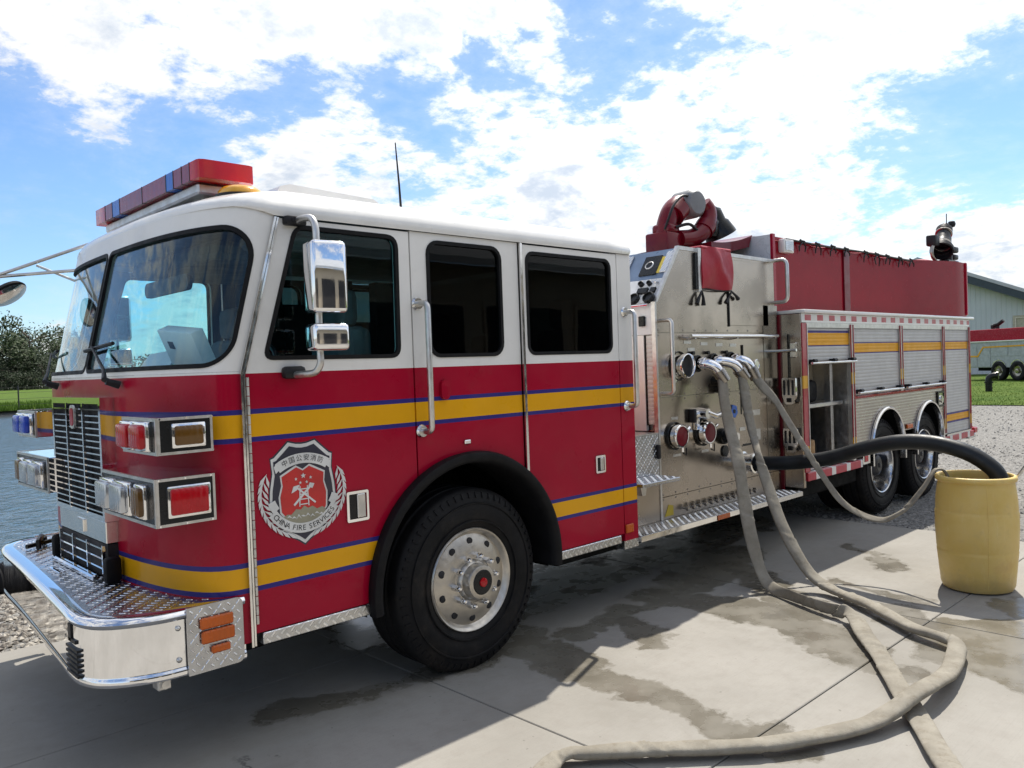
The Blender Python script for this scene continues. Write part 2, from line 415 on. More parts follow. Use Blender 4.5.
def text_poly(body, size):
    "flat letters as triangles in (x, y), centred"
    cu = bpy.data.curves.new('lettering', 'FONT'); cu.body = body; cu.size = size; cu.align_x = 'CENTER'; cu.align_y = 'CENTER'; cu.resolution_u = 3
    o = bpy.data.objects.new('lettering', cu); col.objects.link(o)
    dg = bpy.context.evaluated_depsgraph_get(); me = bpy.data.meshes.new_from_object(o.evaluated_get(dg))
    V = [v.co.copy() for v in me.vertices]; F = [tuple(p.vertices) for p in me.polygons]
    bpy.data.objects.remove(o); bpy.data.curves.remove(cu); bpy.data.meshes.remove(me)
    return V, F

# ================================================================== FIRE ENGINE
WID = 2.4
truck = thing('fire_engine', (6.2, 1.2, 0), 'large red and white fire engine with yellow stripes and hoses on its pump panel', 'fire engine')
SIDES = ((None, 0), (WID, 1))

NEXP = 2.75
def xf(z): return 1.335 if z < 1.78 else 1.335 + (z-1.78)*.235
def xd(z): return 1.652 if z < 1.75 else 1.652 + (z-1.75)*.268
def front_pt(th, z):
    s, c = math.sin(th), max(0., math.cos(th))
    return Vector((xd(z) - (xd(z)-xf(z))*c**(2/NEXP), 1.2 + 1.2*math.copysign(abs(s)**(2/NEXP), s), z))
_tab = []; _acc = 0; _p = None
for i in range(601):
    u = -1 + 2*i/600; th = math.copysign(abs(u)**1.0, u)*math.pi/2
    q = front_pt(th, 1.9)
    if _p is not None: _acc += (q-_p).length
    _tab.append((_acc, th)); _p = q
FL = _acc
def th_of(s):
    if s <= 0: return -math.pi/2
    if s >= FL: return math.pi/2
    lo, hi = 0, 600
    while hi-lo > 1:
        m = (lo+hi)//2
        if _tab[m][0] <= s: lo = m
        else: hi = m
    a, b = _tab[lo], _tab[hi]; return a[1] + (b[1]-a[1])*(s-a[0])/max(1e-9, b[0]-a[0])
def fmap(s, z, d):
    p = front_pt(th_of(s), z); e = .004
    a, b = front_pt(th_of(max(0, s-e)), z), front_pt(th_of(min(FL, s+e)), z)
    t = (b-a).normalized(); n = Vector((-t.y, t.x, 0))
    if n.x > 0 and abs(n.x) > .05: n = -n
    if s < .1 and n.y > 0: n = -n
    if s > FL-.1 and n.y < 0: n = -n
    return p + n*d
FCUTS = [FL*i/60 for i in range(1, 60)]
HC = FL/2
# --- cab front: painted shell below and around the two windscreen panes
ws = [rrect(.062, HC-.008, 1.795, 2.445, [.05, .17, .13, .05], 10), rrect(HC+.008, FL-.062, 1.795, 2.445, [.17, .05, .05, .13], 10)]
m = MB(); m.plate(rrect(0.004, FL-.004, .52, 1.768, .002, 1), [], 0, -.03, remap=fmap, cuts=FCUTS, back=1)
m.build('cab_nose', ['cab_paint', 'cab_inside'], truck, 40)
m = MB(); m.plate(rrect(0.004, FL-.004, 1.769, 2.545, .002, 1), [inset(w, 0) for w in ws], 0, -.03, remap=fmap, cuts=FCUTS, back=1)
frame = m.build('windscreen_surround', ['cab_paint', 'cab_inside'], truck, 40)
for w in ws:
    g = MB(); g.plate(inset(w, .004), [], -.012, -.014, remap=fmap, cuts=FCUTS); pane = g.build('windscreen', 'windscreen_glass', truck, 60)
    g = MB(); g.plate(inset(w, -.006), [inset(w, .015)], .004, -.013, remap=fmap, cuts=FCUTS); g.build('rubber_seal', 'black_rubber', pane, 40)

# --- roof cap
m = MB()
oz = 2.54
ring = [front_pt(th_of(FL*i/40), oz) for i in range(41)]
ring += [Vector((x, WID, oz)) for x in (2.3, 2.8, 3.3, 3.8, 4.3, 4.52)] + [Vector((4.55, WID-.03, oz))] + [Vector((4.55, y, oz)) for y in (2.0, 1.6, 1.2, .8, .4)] + [Vector((4.55, .03, oz))] + [Vector((x, 0, oz)) for x in (4.52, 4.3, 3.8, 3.3, 2.8, 2.3)]
lv = [(-.012, 2.498), (-.018, 2.52), (-.012, 2.55), (.010, 2.585), (.045, 2.618), (.10, 2.645), (.19, 2.666), (.35, 2.68), (.6, 2.690), (.9, 2.693)]
V = []; F = []; k = len(ring)
for (dd, z) in lv:
    for p in ring:
        xc = 3.05; fx = 1 - dd*(2.1 if p.x < 3.05 else 1.0)/1.5
        fr = max(0., min(1., (1.86-p.x)/.18)); d2 = max(dd, 0) if fr > 0 else dd; fx = 1 - d2*(2.1 if p.x < 3.05 else 1.0)/1.5
        zq = z if z > 2.545 else z*(1-fr) + max(z, 2.535)*fr
        V.append((xc+(p.x-xc)*max(.02, fx), 1.2+(p.y-1.2)*(1-dd/1.2), zq))
for i in range(len(lv)-1):
    for j in range(k): F.append((i*k+j, i*k+(j+1) % k, (i+1)*k+(j+1) % k, (i+1)*k+j))
V.append((3.05, 1.2, 2.693)); c0 = len(V)-1
for j in range(k): F.append(((len(lv)-1)*k+j, (len(lv)-1)*k+(j+1) % k, c0))
V += [tuple(p + Vector((0, 0, -.006))) for p in ring]; b0 = len(V)-k
m.poly(V, F); m.poly([V[b0+j] for j in range(k)], [tuple(range(k))], mi=1)
m.build('cab_roof', ['white_paint', 'cab_inside'], truck, 50)

# --- cab sides
AX, AZ, AR = 2.99, .56, .70
def arch_z(x, zb=.5):
    d = abs(x-AX)
    return AZ + math.sqrt(AR*AR-d*d) if d < AR else zb
def side_poly(x0, x1, zb, zt, x0t=None):
    P = [(x0, zb if abs(x0-AX) >= AR else arch_z(x0))]
    if x0 < AX-AR < x1: P += [(AX-AR, zb)]
    a = max(x0, AX-AR); b = min(x1, AX+AR)
    if b > a:
        t0 = math.acos(max(-1, min(1, (a-AX)/AR))); t1 = math.acos(max(-1, min(1, (b-AX)/AR)))
        P += [(AX+AR*math.cos(t0+(t1-t0)*i/24), AZ+AR*math.sin(t0+(t1-t0)*i/24)) for i in range(25)]
    if x0 < AX+AR < x1: P += [(AX+AR, zb)]
    P.append((x1, zb if abs(x1-AX) >= AR else arch_z(x1))); P.append((x1, zt))
    if x0t is not None: P += [(x0t, zt), (x0, 1.75)]
    else: P.append((x0, zt))
    out = []
    for p in P:
        if not out or (Vector(p)-Vector(out[-1])).length > 1e-4: out.append(p)
    if (Vector(out[0])-Vector(out[-1])).length < 1e-4: out.pop()
    return out
w1 = rquad([(1.765, 1.822), (2.545, 1.818), (2.552, 2.46), (1.952, 2.462)], [.05, .06, .07, .06])
w2 = rrect(2.748, 3.302, 1.815, 2.455, .075); w3 = rrect(3.512, 4.325, 1.815, 2.448, .06)
def window(parent, w, flip, gm):
    g = MB(flip); g.plate(inset(w, .002), [], .014, .017); gl = g.build('window', gm, parent, 0)
    g = MB(flip); g.plate(inset(w, -.005), [inset(w, .016)], -.004, .018); g.build('window_seal', 'black_rubber', parent, 30)
    return gl
for flip, si in SIDES:
    g = MB(flip); g.plate(side_poly(1.664, 2.627, .555, 2.490, 1.862), [w1], 0, .045, back=1); fd = g.build('front_door', ['cab_paint', 'cab_inside'], truck, 30)
    window(fd, w1, flip, 'door_glass')
    g = MB(flip); g.plate(side_poly(2.639, 3.446, .5, 2.497), [w2], 0.003, .045, back=1); sp = g.build('cab_side_panel', ['cab_paint', 'cab_inside'], truck, 30)
    window(sp, w2, flip, 'dark_glass')
    g = MB(flip); g.plate(side_poly(3.487, 4.391, .555, 2.490), [w3], 0, .045, back=1); rd = g.build('rear_door', ['cab_paint', 'cab_inside'], truck, 30)
    window(rd, w3, flip, 'dark_glass')
    g = MB(flip); g.plate([(4.402, .5), (4.55, .5), (4.55, 2.497), (4.402, 2.497)], [], .003, .045, back=1); g.build('cab_corner_panel', ['cab_paint', 'cab_inside'], truck, 30)
    # bright hinge strips on the leading edge of each door
    for pts, nm in (([(1.655, .5), (1.655, 1.752), (1.857, 2.492)], 'door_hinge'), ([(3.467, 1.10), (3.467, 2.496)], 'door_hinge')):
        g = MB(flip)
        L = [(x-.014, z) for x, z in pts]; Rr = [(x-.003, z) for x, z in pts]
        g.plate(L + Rr[::-1], [], -.016, .012)
        L = [(x+.004, z) for x, z in pts]; Rr = [(x+.013, z) for x, z in pts]
        g.plate(L + Rr[::-1], [], -.008, .012)
        h = g.build(nm, 'polished', truck, 30)
    # piano hinge knuckles
    g = MB(flip)
    for i in range(26): g.cyl((1.677, -.008, .60+i*.044), (1.677, -.008, .640+i*.044), .007, n=8)
    g.build('hinge_pin', 'aluminium', h, 40)
    # sills of tread plate below the doors
    g = MB(flip); g.box(1.70, 2.30, -.012, .1, .497, .552, .004); g.build('door_sill', 'diamond_plate', truck, 0)
    g = MB(flip); g.box(3.715, 4.345, -.012, .1, .497, .552, .004); g.build('door_sill', 'diamond_plate', truck, 0)
    # wheel arch flare and well
    g = MB(flip); g.lathe([(.705, .0), (.712, .030), (.702, .058), (.672, .066), (.648, .05), (.640, .0), (.640, -.25)], (AX, 0, AZ), (0, -1, 0), 48, R(-6), R(186)); g.build('wheel_arch_flare', 'black_rubber', truck, 50)
    g = MB(flip); g.lathe([(.69, -.05), (.69, -.75), (.1, -.76)], (AX, 0, AZ), (0, -1, 0), 40, R(-8), R(188)); g.build('wheel_well', 'chassis', truck, 50)
    # paddle latches in square bezels
    for (x, z, door, sc) in ((2.24, 1.065, fd, 1.25), (4.153, 1.067, rd, .95)):
        g = MB(flip); s_ = .052*sc; h_ = .062*sc
        g.plate(rrect(x-s_, x+s_, z-h_, z+h_, .01), [rrect(x-s_+.014, x+s_-.012, z-h_+.014, z+h_-.014, .004)], -.010, .004); la = g.build('door_latch', 'chrome', door, 30)
        g = MB(flip); g.box(x-s_+.014, x+s_-.012, -.001, .002, z-h_+.014, z+h_-.014); g.build('latch_recess', 'black_gloss', la, 0) if False else g.bm.free()
    for door, z0 in ((fd, 0), (rd, 0)): pass
    # latch paddles
    for (x, z, door, sc) in ((2.24, 1.065, fd, 1.25), (4.153, 1.067, rd, .95)):
        s_ = .052*sc; h_ = .062*sc
        g = MB(flip); g.box(x-s_+.013, x-.004, -.0045, .002, z-h_+.013, z+h_-.013); g.build('latch_recess', 'black_gloss', door, 0)
        g = MB(flip); g.box(x-.004, x+s_-.02, -.014, .002, z-h_+.016, z+h_-.016, .004); g.build('latch_paddle', 'aluminium', door, 30)
    # grab rails beside the doors
    for (x, zt, zb) in ((2.672, 2.105, 1.410), (4.470, 2.095, 1.440)):
        P = [(x, 0, zt), (x, -.055, zt)] + [(x+.002, -.055-.030*math.sin(a), zt-.03+.03*math.cos(a)) for a in (R(30), R(60), R(90))] + [(x+.002, -.085, (zt+zb)/2)] + [(x+.002, -.055-.03*math.cos(a), zb+.03-.03*math.sin(a)) for a in (0, R(30), R(60), R(90))] + [(x, 0, zb)]
        g = MB(flip); g.tube(P, .0165, 10); gr = g.build('grab_rail', 'aluminium', truck, 50)
        for z in (zt, zb):
            g = MB(flip); g.cyl((x, 0, z), (x, -.012, z), .038, .03, 16); g.build('rail_flange', 'polished', gr, 40)
    # oval red emblem, amber reflector, small lamp over the arch
    g = MB(flip); g.plate(rrect(2.805, 2.866, 1.575, 1.685, .03), [], -.018, .004); g.build('oval_button', 'red_paint', truck, 40)
    g = MB(flip); g.box(4.405, 4.485, -.012, .003, .555, .615, .004); g.build('side_reflector', 'amber_lens', truck, 30)
    g = MB(flip); g.box(2.965, 3.01, -.012, .003, 1.312, 1.335, .003); g.build('marker_lamp', 'chrome', truck, 30)

# rear wall and innards of the cab
g = MB(); g.box(4.515, 4.545, .046, WID-.046, .5, 2.49); g.build('cab_rear_wall', ['cab_paint'], truck, 0)
g = MB(); g.box(1.60, 2.27, .05, WID-.05, .93, .99); g.box(3.71, 4.50, .05, WID-.05, .93, .99); g.box(2.27, 3.71, .81, WID-.81, .93, .99); g.box(2.22, 3.76, .05, .80, 1.29, 1.32); g.box(2.22, 3.76, WID-.80, WID-.05, 1.29, 1.32); g.box(2.45, 3.5, .83, WID-.83, 1.0, 1.45, .05); g.build('cab_floor', 'cab_inside', truck, 0)
g = MB(); g.box(1.50, 1.90, .10, 2.30, 1.25, 1.715, .06, 3); g.box(1.62, 1.86, .25, .95, 1.68, 1.80, .05, 3); g.build('dashboard', 'cab_inside', truck, 30)
for (x, y) in ((2.25, .50), (2.25, 1.90), (4.1, .45), (4.1, 1.2), (4.1, 1.95)):
    g = MB(); g.box(x-.22, x+.22, y-.24, y+.24, 1.18, 1.36, .05, 2); g.box(x+.17, x+.31, y-.24, y+.24, 1.30, 2.0, .05, 2); g.box(x+.19, x+.30, y-.13, y+.13, 2.0, 2.22, .05, 2); g.box(x-.18, x+.18, y-.2, y+.2, .99, 1.18); g.build('seat', 'seat_grey', truck, 30)
g = MB(); P = [Vector((1.98+.2*math.sin(R(25))*math.sin(a), .55+.2*math.cos(a), 1.72+.2*math.cos(R(25))*math.sin(a))) for a in [2*math.pi*i/28 for i in range(28)]]
g.tube(P, .014, 8, closed=True); g.tube([(1.98, .36, 1.72), (1.98, .74, 1.72)], .012, 8); g.cyl((1.80, .55, 1.55), (1.98, .55, 1.72), .03, n=12); g.build('steering_wheel', 'black_plastic', truck, 40)
g = MB(); g.plate(rrect(.72, 1.35, 2.215, 2.30, .04), [], 1.72, 1.745, plane='yz'); g.tube([(1.735, 1.05, 2.29), (1.78, 1.05, 2.45)], .012, 8); g.build('rear_view_mirror', 'black_plastic', truck, 40)
for k, (x0, x1, z1) in enumerate(((2.72, 3.06, 2.50), (3.06, 3.30, 2.29), (3.30, 3.70, 2.50), (3.70, 3.92, 2.16), (3.92, 4.40, 2.50))):
    g = MB(); g.box(x0, x1, 2.22, 2.33, 1.0, z1, .01); g.build('window_blocker', 'dark_inside', truck, 0)  # added dark boxes, cutting daylight through the far windows down to gaps
g = MB(); g.box(1.80, 2.5, .6, 1.8, 2.37, 2.47, .03); g.box(1.9, 2.3, .25, .5, 2.40, 2.47, .02); g.build('overhead_console', 'cab_inside', truck, 30)

# --- crest on the front doors: thin printed layers
def crest(flip, door):
    cx, cz, S = 1.940, 1.178, .245
    mirror = -1 if flip is not None else 1
    def lay(polys, d, name, mt, parent):
        g = MB(flip)
        for q, P in enumerate(polys): g.plate([(cx+mirror*x*S, cz+z*S) for x, z in P], [], -d-q*.00003, -d+.0010)
        return g.build(name, mt, parent, 0)
    half = [(0, 1.0), (.30, .93), (.33, .80), (.62, .66), (.60, .42), (.70, .05), (.66, -.28), (.52, -.58), (.30, -.82), (0, -1.0)]
    def sym(h, k=1., dz=0): return [(x*k, z*k+dz) for x, z in h] + [(-x*k, z*k+dz) for x, z in h[::-1] if x > 0]
    top = [(0, .945), (.12, .955), (.29, 1.0), (.42, .88), (.60, .72), (.665, .70), (.64, .42), (.70, .10), (.72, -.20), (.58, -.56), (.34, -.80), (.12, -.93), (0, -1.02)]
    base = lay([sym(top)], .0012, 'crest_shield', 'silver_print', truck)
    lay([sym(top, 1.035, 0)], .0007, 'crest_outline', 'navy', base)
    lay([sym(top, .925, 0)], .0024, 'crest_field', 'navy', base)
    inner = [(0, .42), (.14, .50), (.26, .44), (.46, .34), (.44, .16), (.50, -.05), (.48, -.34), (.30, -.56), (0, -.62)]
    lay([sym(inner, 1.07, .004)], .0036, 'crest_border', 'silver_print', base)
    lay([sym(inner)], .0048, 'crest_red_shield', 'crest_red', base)
    # laurel leaves either side
    for sg in (1, -1):
        leaves = []
        for i in range(11):
            a = R(-72 + i*9.4)
            for (da, rr, ln) in ((R(28), .83, .24), (R(-14), .94, .27)):
                px, pz = sg*rr*math.cos(a)*.98, rr*math.sin(a)*.92+.0
                t = a + R(90) - da*1.2
                dx, dz = sg*math.cos(t)*ln, math.sin(t)*ln
                nx, nz = -dz*.20, dx*.20
                leaves.append([(px-dx*.5, pz-dz*.5), (px+nx*.6-dx*.1, pz+nz*.6-dz*.1), (px+dx*.55, pz+dz*.55), (px-nx*.6-dx*.1, pz-nz*.6-dz*.1)])
        lay(leaves, .0062, 'laurel_branch', 'silver_print', base)
    # mountains, ribbons, crossed axe and hook, ladder, stars
    lay([[(-.47, -.46), (-.38, -.40), (-.28, -.41), (-.18, -.32), (-.08, -.34), (.0, -.27), (.08, -.33), (.18, -.30), (.28, -.37), (.40, -.34), (.49, -.42), (.40, -.60), (0, -.70), (-.40, -.60)]], .0062, 'crest_hills', 'khaki_print', base)
    ridge = [[(-.38+.10*i, -.46-.03*(i % 3)), (-.33+.10*i, -.42-.03*(i % 2)), (-.27+.10*i, -.48-.02*(i % 3)), (-.33+.10*i, -.455-.03*(i % 2))] for i in range(8)]
    lay(ridge, .0070, 'crest_hill_ridges', 'silver_print', base)
    def arc_band(r0, r1, a0, a1, cz0, n=16): return [(r1*math.cos(a0+(a1-a0)*i/n), cz0+r1*math.sin(a0+(a1-a0)*i/n)) for i in range(n+1)] + [(r0*math.cos(a1+(a0-a1)*i/n), cz0+r0*math.sin(a1+(a0-a1)*i/n)) for i in range(n+1)]
    lay([arc_band(.71, .90, R(213), R(327), .10), arc_band(.66, .82, R(216), R(200), .14, 4), arc_band(.66, .82, R(324), R(340), .14, 4)], .0080, 'crest_ribbon', 'silver_print', base)
    lay([arc_band(.93, 1.13, R(58), R(122), -.36), [(-.62, .55), (-.50, .66), (-.46, .52), (-.58, .42)], [(.62, .55), (.50, .66), (.46, .52), (.58, .42)]], .0080, 'crest_ribbon', 'silver_print', base)
    tools = []
    def bar(x0, z0, x1, z1, w): d = Vector((x1-x0, z1-z0)).normalized(); nx, nz = -d.y*w, d.x*w; tools.append([(x0+nx, z0+nz), (x1+nx, z1+nz), (x1-nx, z1-nz), (x0-nx, z0-nz)])
    bar(-.17, .12, .25, -.24, .018); bar(.17, .12, -.22, -.24, .022); tools.append([(-.27, .0), (-.22, .13), (-.08, .15), (-.15, .05)]); tools.append([(.10, .10), (.14, .17), (.24, .14), (.19, .05)])
    for i in range(4): bar(-.08, .06-.10*i, .08, .06-.10*i, .010)
    bar(-.08, .12, -.10, -.28, .011); bar(.08, .12, .10, -.28, .011)
    for (sx, sz, sr) in ((0, .32, .060), (-.16, .27, .035), (.16, .27, .035), (-.07, .19, .035), (.07, .19, .035)):
        tools.append([(sx+(sr if i % 2 == 0 else sr*.42)*math.sin(math.pi*i/5), sz+(sr if i % 2 == 0 else sr*.42)*math.cos(math.pi*i/5)) for i in range(10)])
    lay(tools, .0072, 'crest_tools', 'silver_print', base)
    # lettering on the ribbons
    g = MB(flip); g.norecalc = True
    def put(ch, size, r, a, cz0, inward):
        V, F = text_poly(ch, size)
        if not F: return
        rot = a - math.pi/2 if not inward else a + math.pi/2
        P = []
        for v in V:
            x, z = v.x, v.y; X = x*math.cos(rot)-z*math.sin(rot) + r*math.cos(a); Z = x*math.sin(rot)+z*math.cos(rot) + cz0 + r*math.sin(a)
            P.append((cx+mirror*X*S, -.0090, cz+Z*S))
        g.poly(P, F)
    t = 'CHINA FIRE SERVICES'
    wd = {'I': .5, ' ': .55}
    tot = sum(wd.get(c, 1) for c in t); acc = 0
    for c in t:
        w_ = wd.get(c, 1); a = R(217) + R(106)*(acc+w_/2)/tot; acc += w_
        if c != ' ': put(c, .15, .805, a, .10, True)
    for i, c in enumerate('\u4e2d\u56fd\u516c\u5b89\u6d88\u9632'): put(c, .135, 1.03, R(112) - R(44)*i/5, -.36, False)
    g.build('crest_lettering', 'print_black', base, 0)
CRESTS = []
for o in [o for o in list(truck.children) if o.name.startswith('front_door')]:
    crest(None if o.location.y < 0 else WID, o)

# --- grille
g = MB(); gy0, gy1, gz0, gz1, gx = .775, 1.625, 1.045, 1.665, 1.275
g.plate([(gy0, gz0), (gy1, gz0), (gy1, gz1), (gy0, gz1)], [[(gy0+.028, gz0+.028), (gy1-.028, gz0+.028), (gy1-.028, gz1-.032), (gy0+.028, gz1-.032)]], gx, gx+.10, plane='yz')
grille = g.build('grille', 'chrome', truck, 0)
g = MB(); g.box(gx+.035, gx+.05, gy0+.02, gy1-.02, gz0+.02, gz1-.02); g.build('grille_mesh', 'dark_inside', grille, 0)
bar0 = None
nb = 17
for i in range(nb):
    z = gz0+.028 + (gz1-gz0-.073)*(i+.5)/nb
    if bar0 is None:
        g = MB(); g.box(gx+.002, gx+.032, gy0+.026, gy1-.026, z-.0035, z+.0035); bar0 = g.build('grille_bar', 'chrome', grille, 0)
    else: inst(bar0, grille, W[bar0]+Vector((0, 0, z-(gz0+.028+(gz1-gz0-.073)*.5/nb))))
for y in (gy0+(gy1-gy0)/3, gy0+2*(gy1-gy0)/3):
    g = MB(); g.box(gx-.004, gx+.03, y-.008, y+.008, gz0+.02, gz1-.03); g.build('grille_divider', 'chrome', grille, 0)
g = MB(); g.plate(rrect(1.16, 1.24, 1.50, 1.625, .03), [], gx-.014, gx-.004, plane='yz'); em = g.build('grille_emblem', 'aluminium', grille, 30)
g = MB(); g.plate(rrect(1.172, 1.228, 1.515, 1.61, .024), [], gx-.017, gx-.013, plane='yz'); g.build('emblem_field', 'red_paint', grille, 30)
g = MB(); g.box(1.285, 1.40, .80, 1.60, .93, 1.042, .004); g.box(1.275, 1.29, 1.14, 1.26, .95, 1.02, .004); g.build('lower_nose_panel', 'polished', truck, 30)
g = MB(); g.box(1.29, 1.40, .80, 1.60, .755, .926); lg = g.build('lower_grille', 'dark_inside', truck, 0)
g = MB()
for z in (.80, .85, .90): g.box(1.278, 1.292, .82, 1.58, z-.004, z+.004)
for y in (.83, 1.08, 1.33, 1.57): g.box(1.270, 1.292, y-.007, y+.007, .765, .92)
g.build('grille_bar', 'chrome', lg, 0)
g = MB(); g.box(1.225, 1.262, .86, 1.54, .745, .775, .008); g.build('chrome_lip', 'chrome', truck, 30)
for y in (.745, 1.655):
    g = MB(); g.box(1.25, 1.33, y-.03, y+.03, .745, .875, .02, 2); g.build('rubber_buffer', 'black_rubber', truck, 40)

# --- headlamp clusters
HSIDES = ((None, 0), (2.27, 1))
def lamp(parent, name, flip, plane, c, w, h, lens, depth=.03, ribs=0):
    "bezel and bulging lens on the front (x-) or the side (y-) face"
    x, y, z = c
    def B(g, a0, a1, d0, d1, z0, z1, bev):
        if plane == 'front': g.box(x-d1, x-d0, a0, a1, z0, z1, bev, 2)
        else: g.box(a0, a1, y-d1, y-d0, z0, z1, bev, 2)
    a = y if plane == 'front' else x
    g = MB(flip); B(g, a-w/2-.012, a+w/2+.012, -.004, depth*.55, z-h/2-.012, z+h/2+.012, .008); be = g.build('lamp_bezel', 'chrome', parent, 30)
    g = MB(flip); B(g, a-w/2, a+w/2, 0, depth, z-h/2, z+h/2, min(.014, depth*.45)); ln = g.build(name, lens, parent, 40)
    return ln
for flip, si in HSIDES:
    for (x0, y1, z0, z1, nm) in ((1.255, .375, 1.425, 1.580, 'upper_lamp_housing'), (1.240, .655, 1.120, 1.322, 'lower_lamp_housing')):
        g = MB(flip); g.box(x0, 1.49, -.030, y1, z0, z1, .004); hb = g.build(nm, 'chrome', truck, 30)
        # riveted frames round the side and front plates
        g = MB(flip); g.plate([(x0-.002, z0-.002), (1.493, z0-.002), (1.493, z1+.002), (x0-.002, z1+.002)], [[(x0+.010, z0+.010), (1.482, z0+.010), (1.482, z1-.010), (x0+.010, z1-.010)]], -.036, -.024); g.build('plate_frame', 'aluminium', hb, 0)
        g = MB(flip); g.box(x0+.008, 1.484, -.0335, -.028, z0+.008, z1-.008); g.build('side_plate', 'black_gloss', hb, 0)
        g = MB(flip); g.plate([(-.034, z0-.002), (y1+.002, z0-.002), (y1+.002, z1+.002), (-.034, z1+.002)], [[(-.022, z0+.012), (y1-.010, z0+.012), (y1-.010, z1-.012), (-.022, z1-.012)]], x0-.007, x0+.004, plane='yz'); g.build('plate_frame', 'aluminium', hb, 0)
        g = MB(flip); g.box(x0-.003, x0+.004, -.024, y1-.008, z0+.008, z1-.008); g.build('front_plate', 'black_gloss', hb, 0)
        g = MB(flip)
        for i in range(3):
            for z in (z0+.004, z1-.004):
                g.cyl((x0+.01+.225*i/2, -.036, z), (x0+.01+.225*i/2, -.039, z), .0045, n=8)
        g.build('rivet', 'chrome', hb, 0)
        zc = (z0+z1)/2
        if nm.startswith('upper'):
            cl = 'red_lens' if si == 0 else 'blue_lens'
            lamp(hb, 'warning_lamp', flip, 'front', (x0, .265, zc), .135, .105, cl, .055); lamp(hb, 'warning_lamp', flip, 'front', (x0, .10, zc), .135, .105, cl, .055)
            lamp(hb, 'turn_lamp', flip, 'side', (1.385, -.033, zc), .125, .085, 'brown_lens', .022)
        else:
            lamp(hb, 'headlamp', flip, 'front', (x0, .515, zc), .165, .125, 'clear_lens', .06); lamp(hb, 'headlamp', flip, 'front', (x0, .315, zc), .165, .125, 'clear_lens', .06)
            lamp(hb, 'turn_lamp', flip, 'front', (x0, .11, zc), .10, .125, 'brown_lens', .045)
            lamp(hb, 'warning_lamp', flip, 'side', (1.375, -.033, zc), .165, .115, 'red_lens', .025)

# --- front bumper
bl = [(1.62, 0.0), (1.36, 0.0), (1.24, .012), (1.13, .055), (1.05, .115), (1.003, .20), (.985, .33), (1.005, .62), (1.045, 1.17), (1.082, 1.72), (1.105, 2.14), (1.13, 2.30), (1.19, 2.41), (1.26, 2.455), (1.36, 2.47), (1.62, 2.47)]
bl = [tuple(p) for p in crom(bl, 4)]
def sweep_plan(g, line, prof):
    k = len(line); V = []; F = []; n = len(prof)
    for i, p in enumerate(line):
        a = Vector(line[max(0, i-1)]); b = Vector(line[min(k-1, i+1)]); t = (b-a).normalized(); nrm = Vector((t.y, -t.x)) * -1
        # inward is to the +x / inside side
        mid = Vector((1.6, 1.2)); nrm = nrm if (mid-Vector(p)).dot(nrm) > 0 else -nrm
        for (d, z) in prof: q = Vector(p)+nrm*d; V.append((q.x, q.y, z))
    for i in range(k-1):
        for j in range(n-1): F.append((i*n+j, (i+1)*n+j, (i+1)*n+j+1, i*n+j+1))
    g.poly(V, F)
g = MB(); sweep_plan(g, bl, [(.05, .452), (.012, .450), (.0, .456), (-.004, .470), (0, .488), (.004, .493), (.004, .500), (.004, .503), (.004, .692), (.004, .695), (.004, .702), (-.004, .708), (-.008, .722), (0, .738), (.015, .745), (.060, .745), (.064, .738), (.064, .72)])
bump = g.build('front_bumper', 'chrome', truck, 40)
g = MB(); dk = []
for i, p in enumerate(bl):
    a = Vector(bl[max(0, i-1)]); b = Vector(bl[min(len(bl)-1, i+1)]); t = (b-a).normalized(); nrm = Vector((-t.y, t.x)); mid = Vector((1.6, 1.2)); nrm = nrm if (mid-Vector(p)).dot(nrm) > 0 else -nrm
    q = Vector(p)+nrm*.062; dk.append((q.x, q.y))
g.plate(dk, [], .728, .742, plane='xy'); g.build('bumper_deck', 'tread_base', bump, 0)
def in_poly(x, y, P, m=.02):
    c = False
    for i in range(len(P)):
        (xa, ya), (xb, yb) = P[i], P[i-1]
        if (ya > y) != (yb > y) and x < (xb-xa)*(y-ya)/(yb-ya)+xa: c = not c
    return c
tread('tread_bars', bump, .98, 1.62, 0, 2.5, lambda a, b, h: (a, b, .7422+h), lambda a, b: all(in_poly(a+p, b+q, dk) for p, q in ((.02, 0), (-.02, 0), (0, .02), (0, -.02))))
for y, flip in ((0, None), (2.47, 2.47)):
    g = MB(flip); g.plate(rrect(1.350, 1.605, .452, .748, [.03, .004, .004, .03]), [], -.014, -.005); ep = g.build('bumper_end_plate', 'tread_base', bump, 0); tread('tread_bars', bump, 1.36, 1.60, .462, .742, lambda a, b, h: (a, -.0142-h, b), pitch=.030, flip=flip)
    for (x, z, w, h, lm) in ((1.478, .668, .15, .05, 'amber_lens'), (1.482, .606, .15, .056, 'amber_lens'), (1.492, .545, .085, .034, 'amber_lens')):
        g = MB(flip); g.box(x-w/2, x+w/2, -.034, -.013, z-h/2, z+h/2, .006); g.build('marker_lamp', lm, bump, 30)
g = MB()
for (x, z) in ((1.318, .668), (1.318, .53)):
    g.lathe([(.0, .012), (.007, .010), (.012, .004), (.0125, -.004)], (x, .004, z), (0, -1, 0), 12)
g.build('bumper_bolt', 'aluminium', bump, 60)
g = MB()
for i in range(6): g.box(.980, 1.05, .24, .40, .485+.022*i, .496+.022*i)
g.box(.983, 1.05, .33, .37, .625, .70); g.box(.983, 1.05, .27, .37, .625, .64); g.build('siren_grille', 'black_plastic', bump, 0)
g = MB(); g.tube([(1.26, 2.0, .745), (1.26, 2.0, .79), (1.29, 2.06, .81), (1.32, 2.12, .79), (1.32, 2.12, .745)], .016, 8); g.tube([(1.20, 2.02, .765), (1.40, 2.10, .77)], .014, 8); g.build('tow_shackle', 'black_gloss', bump, 40)
